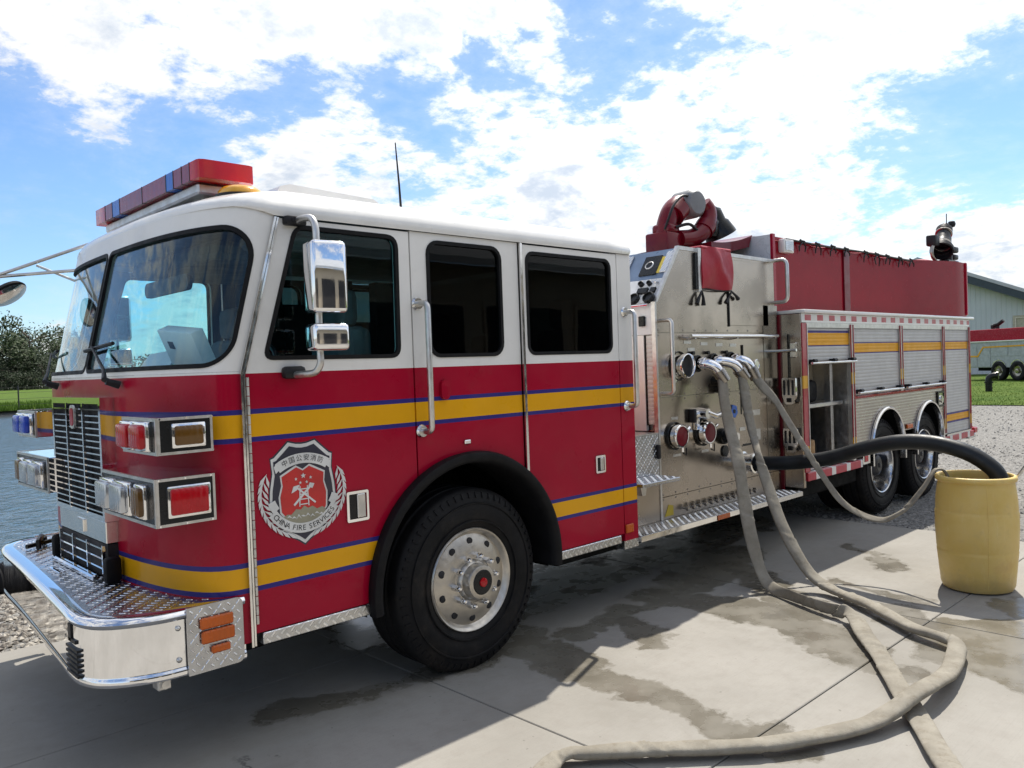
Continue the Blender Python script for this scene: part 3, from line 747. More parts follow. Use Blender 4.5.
g = MB(); g.box(1.155, 1.17, 1.16, 1.34, .742, .757, .003); g.box(1.19, 1.20, 1.20, 1.30, .742, .755, .003); g.build('deck_latch', 'chrome', bump, 30)
g = MB(); g.box(1.24, 1.30, .05, .12, .40, .452, .006); g.cyl((1.27, .04, .425), (1.27, .14, .425), .018, n=12); g.build('bumper_bracket', 'aluminium', bump, 30)

# --- wipers
for (px, py, q) in ((1.315, .66, -1), (1.315, 1.72, 1)):
    g = MB(); P0 = Vector((px-.01, py, 1.735))
    s0 = HC-(1.2-py)
    tip = fmap(s0+.42*1, 1.93, .03); knee = fmap(s0+.10, 1.80, .05)
    g.tube([P0, P0+Vector((-.035, .01, .02)), knee, tip], [.015, .014, .009, .006], 8)
    a = fmap(s0+.52, 1.90, .018); b = fmap(s0+.14, 1.945, .018)
    g.tube([fmap(s0+.14+.42*i/6, 1.935-.004*i, .018) for i in range(7)], .010, 6); g.cyl(P0+Vector((.03, 0, -.01)), P0+Vector((-.03, 0, .01)), .021, .016, 12)
    g.build('wiper', 'black_plastic', truck, 40)

# --- mirrors
def rbox(g, x0, x1, y0, y1, z0, z1, r): g.box(x0, x1, y0, y1, z0, z1, r, 4)
for flip, si in SIDES:
    g = MB(flip)
    g.tube([tuple(p) for p in crom([(1.945, -.02, 2.475), (1.945, -.09, 2.480), (1.948, -.165, 2.47), (1.952, -.195, 2.42), (1.952, -.195, 2.30)], 5)], .0165, 10)
    g.tube([(1.952, -.195, 2.30), (1.950, -.195, 1.84)], .0165, 10)
    g.tube([tuple(p) for p in crom([(1.950, -.195, 1.84), (1.948, -.195, 1.79), (1.935, -.165, 1.752), (1.91, -.09, 1.745), (1.90, -.01, 1.745)], 5)], .0165, 10)
    mir = g.build('side_mirror', 'aluminium', truck, 50)
    g = MB(flip); g.X = Matrix.Translation((1.966, -.24, 2.188)) @ Matrix.Rotation(R(-8), 4, 'Z'); rbox(g, -.085, .085, -.06, .06, -.165, .165, .020); mh = g.build('mirror_head', 'chrome', mir, 60)
    g = MB(flip); g.X = Matrix.Translation((1.966, -.24, 2.188)) @ Matrix.Rotation(R(-8), 4, 'Z'); g.box(.0845, .087, -.045, .045, -.14, .14); g.build('mirror_glass', 'polished', mir, 0)
    g = MB(flip); g.X = Matrix.Translation((1.966, -.24, 1.913)) @ Matrix.Rotation(R(-8), 4, 'Z'); rbox(g, -.087, .087, -.06, .06, -.062, .062, .020); g.build('lower_mirror_head', 'chrome', mir, 60)
    g = MB(flip); g.box(1.845, 1.96, -.05, .0, 1.725, 1.785, .018, 2); g.build('mirror_bracket', 'black_plastic', mir, 40)
    g = MB(flip); g.box(1.885, 1.995, -.05, .0, 2.455, 2.50, .012, 2); g.cyl((1.925, -.055, 2.478), (1.925, -.045, 2.478), .014, n=10); g.build('mirror_bracket', 'black_plastic', mir, 40)
# convex hood mirror out on two rods from the far corner post
g = MB(); T = Vector((1.235, 2.42, 2.455))
g.tube([(1.70, 2.26, 2.655), T, T+Vector((-.09, .06, -.035))], .011, 8); g.tube([(1.60, 2.20, 2.47), T+Vector((-.02, .02, -.02))], .011, 8); g.tube([(1.60, 2.22, 2.40), T+Vector((.18, -.04, .055))], .008, 8)
g.tube([T+Vector((-.09, .06, -.035)), (1.22, 2.42, 2.33)], .010, 8)
hm = g.build('hood_mirror', 'aluminium', truck, 50)
g = MB(); n_ = Vector((.40, -.46, -.80)).normalized(); g.lathe([(0, .0), (.06, -.004), (.10, -.014), (.115, -.02), (.118, -.028), (.105, -.05), (.05, -.075), (0, -.08)], (1.262, 2.40, 2.300), n_, 24); g.build('mirror_disc', ['black_rubber'], hm, 50)
g = MB(); g.lathe([(0, .006), (.06, .002), (.10, -.008), (.112, -.016)], (1.262, 2.40, 2.300), n_, 24); g.norecalc = False; g.build('mirror_glass', 'polished', hm, 60)

# --- roof furniture
lb = None
g = MB(); g.box(1.70, 1.93, .50, 1.92, 2.675, 2.731, .01); lb = g.build('light_bar', 'aluminium', truck, 30)
segs = [(.385, .50, 'bar_red', 0), (.50, .60, 'bar_dark', 1), (.60, .71, 'bar_dark', 1), (.71, .81, 'bar_blue', 1), (.81, 1.16, 'bar_dark', 1), (1.16, 1.53, 'bar_dark', 1), (1.53, 1.66, 'bar_blue', 1), (1.66, 1.79, 'bar_dark', 1), (1.79, 2.0, 'bar_red', 0)]
for (a, b, mt_, mid) in segs:
    g = MB()
    if mid: g.box(1.662, 1.955, a+.002, b-.002, 2.732, 2.822)
    else:
        e = a if a < 1 else b; i_ = b if a < 1 else a; sg = 1 if a < 1 else -1
        q = .03*(1 if sg > 0 else -1); g.plate([(1.662, i_-.002*sg), (1.662, e+q), (1.669, e+q*.35), (1.692, e), (1.925, e), (1.948, e+q*.35), (1.955, e+q), (1.955, i_-.002*sg)], [], 2.732, 2.822, plane='xy')
    g.build('lamp_section', mt_, lb, 30)
for y in (.50, .60, .71, .81, 1.16, 1.53, 1.66, 1.79):
    g = MB(); g.box(1.6605, 1.9565, y-.004, y+.004, 2.731, 2.8235); g.build('section_divider', 'black_plastic', lb, 0)
for y in (.70, 1.70):
    g = MB(); g.box(1.78, 1.88, y-.06, y+.06, 2.60, 2.678, .006); g.build('mounting_foot', 'aluminium', lb, 0)
g = MB(); g.lathe([(.11, 0), (.107, .022), (.086, .042), (.05, .053), (0, .056)], (1.83, .30, 2.635), (0, 0, 1), 24); be = g.build('amber_beacon', 'yellow_dome', truck, 60)
g = MB(); g.cyl((1.83, .30, 2.57), (1.83, .30, 2.638), .12, n=24); g.build('beacon_base', 'black_plastic', be, 40)
g = MB(); P = [(2.14, 2.66), (2.22, 2.800), (2.28, 2.818), (2.84, 2.798), (2.875, 2.78), (2.89, 2.66)]; g.plate(P, [], .62, 1.78); g.build('roof_vent', 'white_paint', truck, 30)
g = MB(); g.cyl((3.03, .60, 2.67), (3.03, .60, 2.72), .018, .012, 10); g.tube([(3.03, .60, 2.72), (3.022, .6, 2.90), (3.004, .6, 3.165)], [.009, .007, .004], 6); g.build('antenna', 'black_plastic', truck, 40)

# --- wheels
mat('rear_rim', (.55, .55, .56), .14, 1., var=.05)
def tyre_prof(Ro, w, ri, dual=False):
    h = w/2; P = [(ri, -h*.80), (ri+.02, -h*.90), (ri+.10, -h*1.0), (Ro-.10, -h*.99), (Ro-.035, -h*.90), (Ro-.008, -h*.80)]
    for i in range(4):
        a = -h*.72 + i*h*.46; P += [(Ro, a), (Ro, a+h*.30), (Ro-.014, a+h*.32), (Ro-.014, a+h*.42)] if i < 3 else [(Ro, a), (Ro, -a)] if False else [(Ro, a)]
    P = [p for p in P if p[1] < h*.70] + [(Ro, h*.72), (Ro-.008, h*.80), (Ro-.035, h*.90), (Ro-.10, h*.99), (ri+.10, h*1.0), (ri+.02, h*.90), (ri, h*.80)]
    return P
def wheel(x, z, yo, Ro, w, flip, dual):
    g = MB(flip); g.lathe(tyre_prof(Ro, w, .283), (x, yo+w/2, z), (0, 1, 0), 64)
    # raised rings on the side wall
    for rr_ in (.34, Ro-.085): g.lathe([(rr_-.006, w*.012), (rr_-.003, -.003), (rr_+.003, -.003), (rr_+.006, w*.012)], (x, yo, z), (0, 1, 0), 64)
    for i in range(60):
        a = 2*math.pi*i/60; ca, sa = math.cos(a), math.sin(a); dx_, dz_ = -sa*.006, ca*.006
        p0, p1 = (x+ca*(Ro-.052), z+sa*(Ro-.052)), (x+ca*(Ro-.022), z+sa*(Ro-.022)); y0_, y1_ = yo+w*.030, yo+w*.068
        g.poly([(p0[0]-dx_, y0_-.006, p0[1]-dz_), (p0[0]+dx_, y0_-.006, p0[1]+dz_), (p1[0]+dx_, y1_-.006, p1[1]+dz_), (p1[0]-dx_, y1_-.006, p1[1]-dz_), (p0[0]-dx_, y0_+.02, p0[1]-dz_), (p0[0]+dx_, y0_+.02, p0[1]+dz_), (p1[0]+dx_, y1_+.02, p1[1]+dz_), (p1[0]-dx_, y1_+.02, p1[1]-dz_)], [(0, 1, 2, 3), (0, 4, 5, 1), (1, 5, 6, 2), (2, 6, 7, 3), (3, 7, 4, 0)])
    wh = g.build('wheel', 'tyre', truck, 40)
    g = MB(flip)
    if not dual:
        # flat outer disc wheel with hand holes
        g.lathe([(.270, .10), (.285, .06), (.297, .028), (.300, .016), (.294, .008), (.284, .012), (.272, .030), (.262, .040), (.245, .034), (.20, .020), (.15, .012), (.135, .012)], (x, yo, z), (0, 1, 0), 64)
        rim = g.build('rim', 'rim_metal', wh, 40)
        hh = None
        for i in range(10):
            a = R(18+36*i); cx_, cz_ = x+.222*math.cos(a), z+.222*math.sin(a)
            if hh is None: g = MB(flip); g.lathe([(.0, -.003), (.018, -.003), (.0215, -.0005), (.0225, .004)], (cx_, yo+.026, cz_), (0, 1, 0), 14); hh = g.build('hand_hole', 'dark_inside', wh, 50)
            else: inst(hh, wh, (cx_, W[hh].y, cz_))
        hubp = [(.135, .014), (.118, .010), (.112, -.01), (.103, -.016), (.100, -.058), (.094, -.070), (.074, -.076), (.070, -.076)]
    else:
        g.lathe([(.30, .030), (.300, .012), (.292, .006), (.281, .012), (.272, .04), (.262, .10), (.252, .17), (.235, .205), (.20, .215), (.16, .20), (.135, .195)], (x, yo, z), (0, 1, 0), 64)
        rim = g.build('rim', 'rear_rim', wh, 40)
        g = MB(flip); g.lathe([(.247, .196), (.232, .199), (.20, .208), (.16, .194), (.135, .189)], (x, yo, z), (0, 1, 0), 48); g.build('wheel_disc', 'shaded_steel', wh, 40)  # disc, hub and nuts coloured dark: the dish's dark reflection painted in
        hubp = [(.135, .196), (.118, .19), (.115, .09), (.108, .06), (.09, .05), (.074, .045), (.07, .045)]
    g = MB(flip); g.lathe(hubp, (x, yo, z), (0, 1, 0), 40); g.build('hub', 'rim_metal' if not dual else 'shaded_steel', wh, 40)
    hy = hubp[-1][1]
    g = MB(flip); g.lathe([(.072, hy), (.068, hy-.004), (0, hy-.004)], (x, yo, z), (0, 1, 0), 32); g.build('hub_cap', 'black_gloss', wh, 40)
    g = MB(flip); g.lathe([(.027, hy-.003), (.025, hy-.012), (.012, hy-.016), (0, hy-.016)], (x, yo, z), (0, 1, 0), 20); g.build('hub_badge', 'red_lens' if not dual else 'shaded_steel', wh, 50)
    n0 = None; by = .012 if not dual else .20
    for i in range(10):
        a = R(36*i+6); px, pz = x+.143*math.cos(a), z+.143*math.sin(a)
        if n0 is None:
            g = MB(flip); g.cyl((px, yo+by, pz), (px, yo+by-.030, pz), .0195, .0185, 6); g.lathe([(.018, .0), (.016, .02), (.009, .032), (0, .034)], (px, yo+by-.028, pz), (0, -1, 0), 10); n0 = g.build('lug_nut', 'chrome' if not dual else 'shaded_steel', wh, 35)
        else: inst(n0, wh, (px, W[n0].y, pz))
for flip, si in SIDES:
    wheel(3.008, .522, .006, .527, .36, flip, False)
    wheel(8.97, .515, .05, .515, .29, flip, True); wheel(10.21, .515, .05, .515, .29, flip, True)
for (x) in (8.97, 10.21):
    for y in (.50, WID-.50):
        g = MB(); g.lathe(tyre_prof(.515, .28, .283), (x, y, .515), (0, 1, 0), 48); g.build('inner_dual_tyre', 'tyre', truck, 40)
# chassis, with boxes added low down to block sky light
g = MB()
for y in (.78, 1.62): g.box(1.4, 11.5, y-.05, y+.05, .62, .90)
g.cyl((2.985, .3, .535), (2.985, 2.1, .535), .07, n=12)
for x in (8.97, 10.21): g.cyl((x, .3, .515), (x, 2.1, .515), .13, n=14); g.lathe([(0, -.25), (.2, -.15), (.24, 0), (.2, .15), (0, .25)], (x, 1.2, .515), (0, 1, 0), 16)
g.box(4.7, 6.2, .45, .75, .38, .75, .03); g.box(4.6, 6.9, 1.55, 2.1, .40, .85, .03); g.box(3.3, 4.4, .85, 1.55, .45, .95, .05); g.cyl((4.3, 1.2, .6), (8.9, 1.2, .58), .06, n=12)
g.box(1.45, 2.2, .12, WID-.12, .44, .56, .02); g.box(3.80, 4.52, .10, WID-.10, .42, .56, .02); g.box(1.6, 4.4, .84, WID-.84, .30, .92, .06); g.box(4.6, 6.95, .25, 2.2, .36, .498, .02); g.box(7.1, 8.4, .10, 2.3, .40, .57, .02); g.box(10.75, 11.6, .15, 2.25, .42, .58, .02); g.box(3.85, 4.5, 1.65, 2.36, .26, .44, .04); g.box(4.7, 6.8, 1.7, 2.3, .24, .38, .04); g.box(7.15, 8.3, 1.6, 2.3, .24, .42, .04)  # added unseen low boxes and panels, keeping sky light from under the truck
g.build('chassis', 'chassis', truck, 30)

# ================================================================== PUMP MODULE
PY = .22
mat('bright_plate', (.74, .78, .82), .3, .15, var=.03)
mat('locker_tan', (.74, .66, .52), .7)
def ribs_extra(pitch):
    def ex(t, b, P, c):
        z = t.sep(P)[2]
        w = t.m('SINE', t.m('MULTIPLY', z, 6.2832/pitch)); t.put(b.inputs['Normal'], t.bump(w, .22, .003))
    return ex
mat('ribbed_steel', (.46, .42, .38), .32, 1., var=.08, vscale=3, extra=ribs_extra(.032), dirt=.08)
g = MB(); g.box(5.16, 7.0, PY+.02, 2.4-PY-.02, .52, 2.18); g.box(5.50, 7.0, PY+.02, 2.4-PY-.02, 2.181, 2.585); g.build('pump_house', 'stainless_dark', truck, 0)
for flip, si in SIDES:
    panels = [[(5.135, 1.968), (6.99, 1.968), (6.99, 2.63), (5.455, 2.645), (5.135, 2.205)], [(5.135, 1.462), (7.03, 1.462), (7.03, 1.962), (5.135, 1.962)], [(5.135, .682), (7.03, .682), (7.03, 1.456), (5.135, 1.456)], [(5.135, .505), (7.03, .505), (7.03, .676), (5.135, .676)]]
    PP = []
    for P in panels:
        g = MB(flip); g.plate(P, [], PY, PY+.018); PP.append(g.build('pump_panel', 'stainless', truck, 0))
    if si == 1: continue
    # access panels and trim on the face
    for (x0, x1, z0, z1, mt_) in ((6.20, 6.86, 2.03, 2.60, 'stainless'), (6.40, 6.755, 1.50, 1.86, 'stainless'), (6.765, 7.025, 1.475, 2.22, 'stainless_dark'), (6.80, 7.025, .70, 1.45, 'stainless_dark')):
        g = MB(); g.box(x0, x1, PY-.006, PY-.0005, z0, z1, .002); g.build('access_panel', mt_, truck, 0)
    for (x, z0, z1) in ((6.188, 2.02, 2.33), (6.392, 1.50, 1.86)):
        g = MB(); g.box(x-.006, x+.004, PY-.012, PY-.001, z0, z1); g.build('panel_hinge', 'black_gloss', truck, 0)
    g = MB(); g.plate([(5.13, 2.205), (5.15, 2.20), (5.468, 2.632), (6.99, 2.618), (6.99, 2.65), (5.45, 2.662)], [], PY-.008, PY+.02); g.build('panel_edge_trim', 'aluminium', truck, 30)
    g = MB(); g.box(5.118, 5.140, PY-.006, PY+.03, .505, 2.205); g.build('panel_corner_strip', 'aluminium', truck, 0)
    # outlets
    g = MB(); g.lathe([(.118, 0), (.118, -.015), (.112, -.02)], (5.415, PY, 1.700), (0, 1, 0), 32); c_ = g.build('large_outlet', 'black_gloss', truck, 40)
    g = MB(); g.lathe([(.085, .0), (.085, -.06), (.096, -.062), (.100, -.085), (.096, -.10), (.090, -.102), (.084, -.09), (.082, -.06)], (5.415, PY, 1.700), (0, 1, 0), 36); g.build('outlet_ring', 'chrome', c_, 40)
    g = MB(); g.lathe([(.083, -.062), (.0, -.058)], (5.415, PY, 1.700), (0, 1, 0), 24); g.build('outlet_throat', 'dark_inside', c_, 40)
    elbows = [((5.675, 1.712), (5.748, .055, 1.635)), ((5.915, 1.724), (6.060, .055, 1.637)), ((6.185, 1.733), (6.250, .055, 1.645))]
    ELB = []
    for (x, z), e in elbows:
        g = MB(); g.lathe([(.070, 0), (.070, -.02), (.060, -.03)], (x, PY, z), (0, 1, 0), 28); ol = g.build('discharge_outlet', 'black_gloss', truck, 40)
        g = MB(); P = crom([(x, PY, z), (x+.005, PY-.05, z), ((x*.65+e[0]*.35), PY-.105, z-.008), ((x*.3+e[0]*.7), PY-.145, z-.035), e], 5); E = Vector(P[-1]); dd = (Vector(P[-1])-Vector(P[-2])).normalized()
        g.tube(P, [.046]*6 + [.043]*(len(P)-6), 18); g.cyl(Vector(P[5]), Vector(P[7]), .054, .054, 20); el = g.build('discharge_elbow', 'chrome', ol, 50)
        g = MB(); g.cyl(E-dd*.015, E+dd*.04, .054, .053, 20); g.cyl(E+dd*.04, E+dd*.09, .050, .048, 20)
        g.build('hose_coupling', 'stainless_dark', ol, 40); ELB.append((E+dd*.10, dd))
    for (x, z) in ((5.325, 1.147), (5.725, 1.142)):
        g = MB(); g.lathe([(.112, 0), (.112, -.018), (.104, -.024)], (x, PY, z), (0, 1, 0), 32); ca = g.build('suction_inlet', 'black_gloss', truck, 40)
        g = MB(); g.lathe([(.084, -.0), (.084, -.025), (.093, -.029), (.093, -.075), (.086, -.082), (.078, -.082)], (x, PY, z), (0, 1, 0), 36)
        for a in (30, 150, 270): g.cyl((x+.09*math.cos(R(a)), PY-.08, z+.09*math.sin(R(a))), (x+.122*math.cos(R(a)), PY-.08, z+.122*math.sin(R(a))), .011, n=8)
        g.build('inlet_cap', 'chrome', ca, 40)
        g = MB(); g.lathe([(.080, -.078), (.04, -.080), (0, -.081)], (x, PY, z), (0, 1, 0), 28); g.build('cap_disc', 'dark_red_paint', ca, 40)
        g = MB(); g.tube([(x+.02, PY-.10, z-.09), (x+.035, PY-.09, z-.15), (x+.05, PY-.05, z-.14)], .006, 6); g.build('cap_chain', 'black_plastic', ca, 40)
    # valve lever, small outlet, gauge tag, drain and labels
    g = MB(); g.box(5.545, 5.585, PY-.05, PY, 1.235, 1.345, .008, 2); g.build('valve_box', 'black_plastic', truck, 30)
    g = MB(); g.box(5.595, 5.66, PY-.03, PY, 1.17, 1.33, .01, 2); g.cyl((5.69, PY, 1.30), (5.69, PY-.09, 1.30), .05, .042, 18); g.tube([(5.70, PY-.07, 1.31), (5.78, PY-.10, 1.275), (5.86, PY-.11, 1.29), (5.93, PY-.11, 1.325)], .024, 10); lv_ = g.build('valve_lever', 'polished', truck, 40)
    g = MB(); g.cyl((5.915, PY-.112, 1.315), (5.965, PY-.112, 1.34), .027, .03, 12); g.build('lever_grip', 'black_plastic', lv_, 40)
    g = MB(); g.lathe([(.070, 0), (.068, -.03), (.055, -.034), (.046, -.09), (.03, -.10), (0, -.10)], (6.03, PY, 1.085), (0, 1, 0), 24); g.build('drain_outlet', 'black_gloss', truck, 40)
    g = MB(); g.cyl((6.03, PY-.03, 1.085), (6.03, PY-.15, 1.085), .040, .036, 18); g.build('outlet_nipple', 'polished', truck, 40)
    g = MB(); g.lathe([(.05, 0), (.05, -.012), (.0, -.014)], (6.06, PY, .955), (0, 1, 0), 18); g.build('pressure_port', 'black_gloss', truck, 40)
    g = MB(); g.cyl((6.215, PY, 1.285), (6.215, PY-.012, 1.285), .060, n=6); tg = g.build('blue_gauge_tag', 'bar_blue', truck, 0)
    g = MB(); g.cyl((6.215, PY-.012, 1.285), (6.215, PY-.016, 1.285), .018, n=10); g.build('tag_bolt', 'black_gloss', tg, 0)
    for (x, z) in ((5.55, 1.89), (5.79, 1.875), (6.02, 1.865), (6.24, 1.86), (5.60, 1.83)):
        g = MB(); g.box(x-.05, x+.05, PY-.004, PY-.0005, z-.013, z+.013); pl_ = g.build('label_plate', 'aluminium', truck, 0)
    for (x, z) in ((5.60, 1.80), (5.82, 1.80), (6.10, 1.80)):
        g = MB(); g.cyl((x, PY, z), (x, PY-.03, z), .013, .016, 10); g.build('pull_knob', 'black_plastic', truck, 40)
    for (x, z) in ((5.92, 1.56), (5.98, 1.50)):
        g = MB(); g.cyl((x, PY, z), (x, PY-.07, z), .045, .05, 16); g.build('small_gauge', 'black_gloss', truck, 40)
    for (x, z, w, h) in ((6.35, 1.33, .012, .16), (6.44, .98, .15, .01), (6.42, .97, .15, .008), (6.45, .74, .18, .008)):
        g = MB(); g.box(x-w/2, x+w/2, PY-.004, PY-.0005, z-h/2, z+h/2); g.build('label_plate', 'black_gloss', truck, 0)
    bolt0 = None
    for (xa, xb, zb_, n_) in ((5.16, 7.0, 1.985, 12), (5.16, 7.0, 1.945, 12), (5.16, 7.0, 1.475, 12), (5.16, 7.0, 1.437, 12), (5.16, 7.0, .70, 12), (5.16, 7.0, .66, 12)):
        for q in range(n_):
            p_ = (xa+(xb-xa)*q/(n_-1), PY-.002, zb_)
            if bolt0 is None: g = MB(); g.lathe([(0, -.005), (.006, -.004), (.0085, .002)], p_, (0, 1, 0), 8); bolt0 = g.build('panel_bolt', 'stainless_dark', truck, 50)
            else: inst(bolt0, truck, p_)
    for (x, z, w, h) in ((5.34, 1.285, .09, .022), (5.745, 1.33, .0, .0), (5.36, .99, .11, .02), (5.76, .985, .10, .02), (6.36, 1.12, .10, .03), (6.36, .68+.05, .12, .02), (6.60, 1.25, .13, .05), (6.60, 1.05, .13, .10)):
        if w:
            g = MB(); g.box(x-w/2, x+w/2, PY-.004, PY-.0005, z-h/2, z+h/2, .001); g.build('label_plate', 'aluminium', truck, 0)
    for (x, z, r_) in ((6.62, 1.68, .05), (6.52, 1.60, .035), (5.36, 1.60, .03), (6.62, .86, .03)):
        g = MB(); g.lathe([(0, -.012), (r_*.8, -.012), (r_*.85, -.016), (r_, -.014), (r_, .002)], (x, PY, z), (0, 1, 0), 20); g.build('round_fitting', 'polished', truck, 40)
    g = MB(); g.plate([(5.17, .525), (5.285, .525), (5.285, .60), (5.225, .615)], [], PY-.003, PY-.0005); g.build('warning_label', 'label_yellow', truck, 0)
    dv = None
    for i in range(13):
        x = 5.42+i*.088
        if dv is None:
            g = MB(); g.lathe([(.0, -.060), (.017, -.058), (.020, -.05), (.018, -.035), (.010, -.03), (.009, 0)], (x, PY, .560), (0, 1, 0), 10); g.box(x-.005, x+.005, PY-.05, PY-.02, .57, .588); dv = g.build('drain_valve', 'stainless_dark', truck, 35); x00 = x
        else: inst(dv, truck, W[dv]+Vector((x-x00, 0, 0)))
    # rails
    P = [(5.215, PY, 2.062), (5.215, PY-.06, 2.062)] + [(5.215, PY-.06-.03*math.sin(a), 2.032+.03*math.cos(a)) for a in (R(30), R(60), R(90))] + [(5.215, PY-.06-.03*math.cos(a), 1.518-.03*math.sin(a)) for a in (0, R(30), R(60), R(90))] + [(5.215, PY, 1.488)]
    g = MB(); g.tube(P, .0165, 10); g.build('grab_rail', 'aluminium', truck, 50)
    g = MB(); g.cyl((5.50, PY-.07, 1.935), (6.90, PY-.07, 1.935), .017, n=12); hr = g.build('hand_rail', 'polished', truck, 50)
    for x in (5.56, 6.2, 6.86):
        g = MB(); g.cyl((x, PY, 1.92), (x, PY-.075, 1.93), .017, n=10); g.build('rail_stanchion', 'aluminium', hr, 40)
    P = [(7.0, PY, 2.64), (7.0, PY-.08, 2.64)] + [(7.0, PY-.08-.05*math.sin(a), 2.59+.05*math.cos(a)) for a in (R(30), R(60), R(90))] + [(7.0, PY-.08-.05*math.cos(a), 2.30-.05*math.sin(a)) for a in (0, R(30), R(60), R(90))] + [(7.0, PY, 2.25)]
    g = MB(); g.tube(P, .018, 10); g.build('grab_rail', 'aluminium', truck, 50)
    # folded red cover hanging on the panel, strapped down
    g = MB(); nx, nz = 14, 12; V = []; F = []
    for i in range(nx+1):
        for j in range(nz+1):
            u, v = i/nx, j/nz
            x = 5.748+.455*u - .008*v + .004*math.sin(v*9); z = 2.675-.345*v + .006*math.sin(u*7)
            y = PY-.035-.018*math.sin(v*math.pi) + .007*math.sin(u*8+v*5) + .010*abs(u-.55-v*.35) - .02*math.exp(-((u-.35-.5*v)**2)*60)
            V.append((x, y, z))
    for i in range(nx):
        for j in range(nz): a = i*(nz+1)+j; F.append((a, a+nz+1, a+nz+2, a+1))
    k = len(V); V += [(x, PY-.004, z) for x, y, z in V]; F += [tuple(k+q for q in f[::-1]) for f in F]
    edge = [i*(nz+1) for i in range(nx+1)] + [nx*(nz+1)+j for j in range(1, nz+1)] + [i*(nz+1)+nz for i in range(nx-1, -1, -1)] + [j for j in range(nz-1, 0, -1)]
    for a, b in zip(edge, edge[1:]+edge[:1]): F.append((a, b, k+b, k+a))
    g.poly(V, F); cv = g.build('hose_cover', 'red_cover', truck, 60)
    g = MB(); g.box(5.742, 6.21, PY-.034, PY+.25, 2.655, 2.685, .01); g.build('cover_fold', 'red_cover', cv, 30)
    g = MB(); g.box(5.70, 5.744, PY-.03, PY, 2.30, 2.66); g.build('cover_channel', 'aluminium', truck, 0)
    g = MB(); g.box(5.675, 5.702, PY-.02, PY, 2.32, 2.62); g.build('channel_gap', 'black_gloss', truck, 0)
    g = MB()
    for (x, z, e) in ((5.74, 2.31, ((5.66, 2.20), (5.76, 2.19))), (6.20, 2.32, ((6.30, 2.26), (6.10, 2.22)))):
        for (ex, ez) in e: g.tube([(x, PY-.03, z), (x*.4+ex*.6, PY-.035, z*.6+ez*.4-.01), (ex, PY-.03, ez)], [.008, .012, .020], 7)
    g.tube([(5.745, PY-.03, 2.325), (5.97, PY-.04, 2.318), (6.20, PY-.03, 2.325)], .006, 6)
    g.build('cover_strap', 'black_plastic', cv, 40)
# control console facing forward, ribbed door below it
def con(t): return (5.13+.325*t, 2.205+.44*t)
a, b = con(0), con(.44); c_ = con(1)
g = MB(); g.plate([(a[0], a[1]), (b[0], b[1]), (b[0]+.03, b[1]-.02), (a[0]+.03, a[1]-.02)], [], .245, 2.155); con1 = g.build('control_console', 'panel_grey', truck, 0)
g = MB(); g.plate([(b[0]+.001, b[1]+.001), (c_[0], c_[1]), (c_[0]+.03, c_[1]-.02), (b[0]+.03, b[1]-.02)], [], .245, 2.155); con2 = g.build('gauge_panel', 'panel_blue', truck, 0)
dirn = Vector((.325, 0, .44)).normalized(); nrm = Vector((-.44, 0, .325)).normalized()
def on_console(name, y, t, w, h, th, mt_, parent, shape='box'):
    p = Vector((con(t)[0], y, con(t)[1])); g = MB()
    if shape == 'box':
        g.X = Matrix.Translation(p) @ Matrix((( dirn.x, 0, nrm.x, 0), (0, 1, 0, 0), (dirn.z, 0, nrm.z, 0), (0, 0, 0, 1))); g.box(-h/2, h/2, -w/2, w/2, -.001, th, .003)
    else: g.lathe([(w/2, -.002), (w/2, th), (w*.42, th+.004), (w*.40, th*.6), (0, th*.6)], p, nrm, 20)
    return g.build(name, mt_, parent, 30)
for k, y0 in enumerate((.32, .75, 1.2, 1.65)):
    s_ = on_console('display_screen', y0+.09, .70, .17, .20, .012, 'black_gloss', con2); on_console('pressure_gauge', y0+.10, .70, .08, .08, .016, 'panel_grey', con2, 'round')
    on_console('instruction_label', y0-.015, .70, .05, .17, .008, 'label_yellow', con2); on_console('flow_display', y0-.09 if k else .262, .74, .06, .22, .014, 'clear_lens', con2)
    for (dy, t_, w_, m_) in ((.10, .34, .045, 'black_plastic'), (.02, .34, .04, 'black_plastic'), (-.05, .34, .03, 'chrome')): on_console('control_knob', y0+dy, t_, w_, w_, .03, m_, con1, 'round')
    on_console('control_lever', y0+.06, .21, .10, .055, .02, 'black_gloss', con1); on_console('control_lever', y0-.04, .21, .05, .05, .02, 'black_gloss', con1)
    for dy in (.11, -.035): on_console('round_gauge', y0+dy, .065, .10, .10, .03, 'black_gloss', con1, 'round')
g = MB(); g.box(5.128, 5.15, .245, 2.155, 1.955, 2.204); fw = g.build('console_front', 'panel_grey', truck, 0)
g = MB(); g.box(5.105, 5.128, .31, .37, 2.02, 2.10, .006); g.build('rocker_switch', 'black_gloss', fw, 30)
g = MB(); g.tube([(5.10, .27, 2.185), (5.08, .5, 2.18), (5.10, .7, 2.185)], .012, 8); g.build('console_rail', 'chrome', fw, 40)
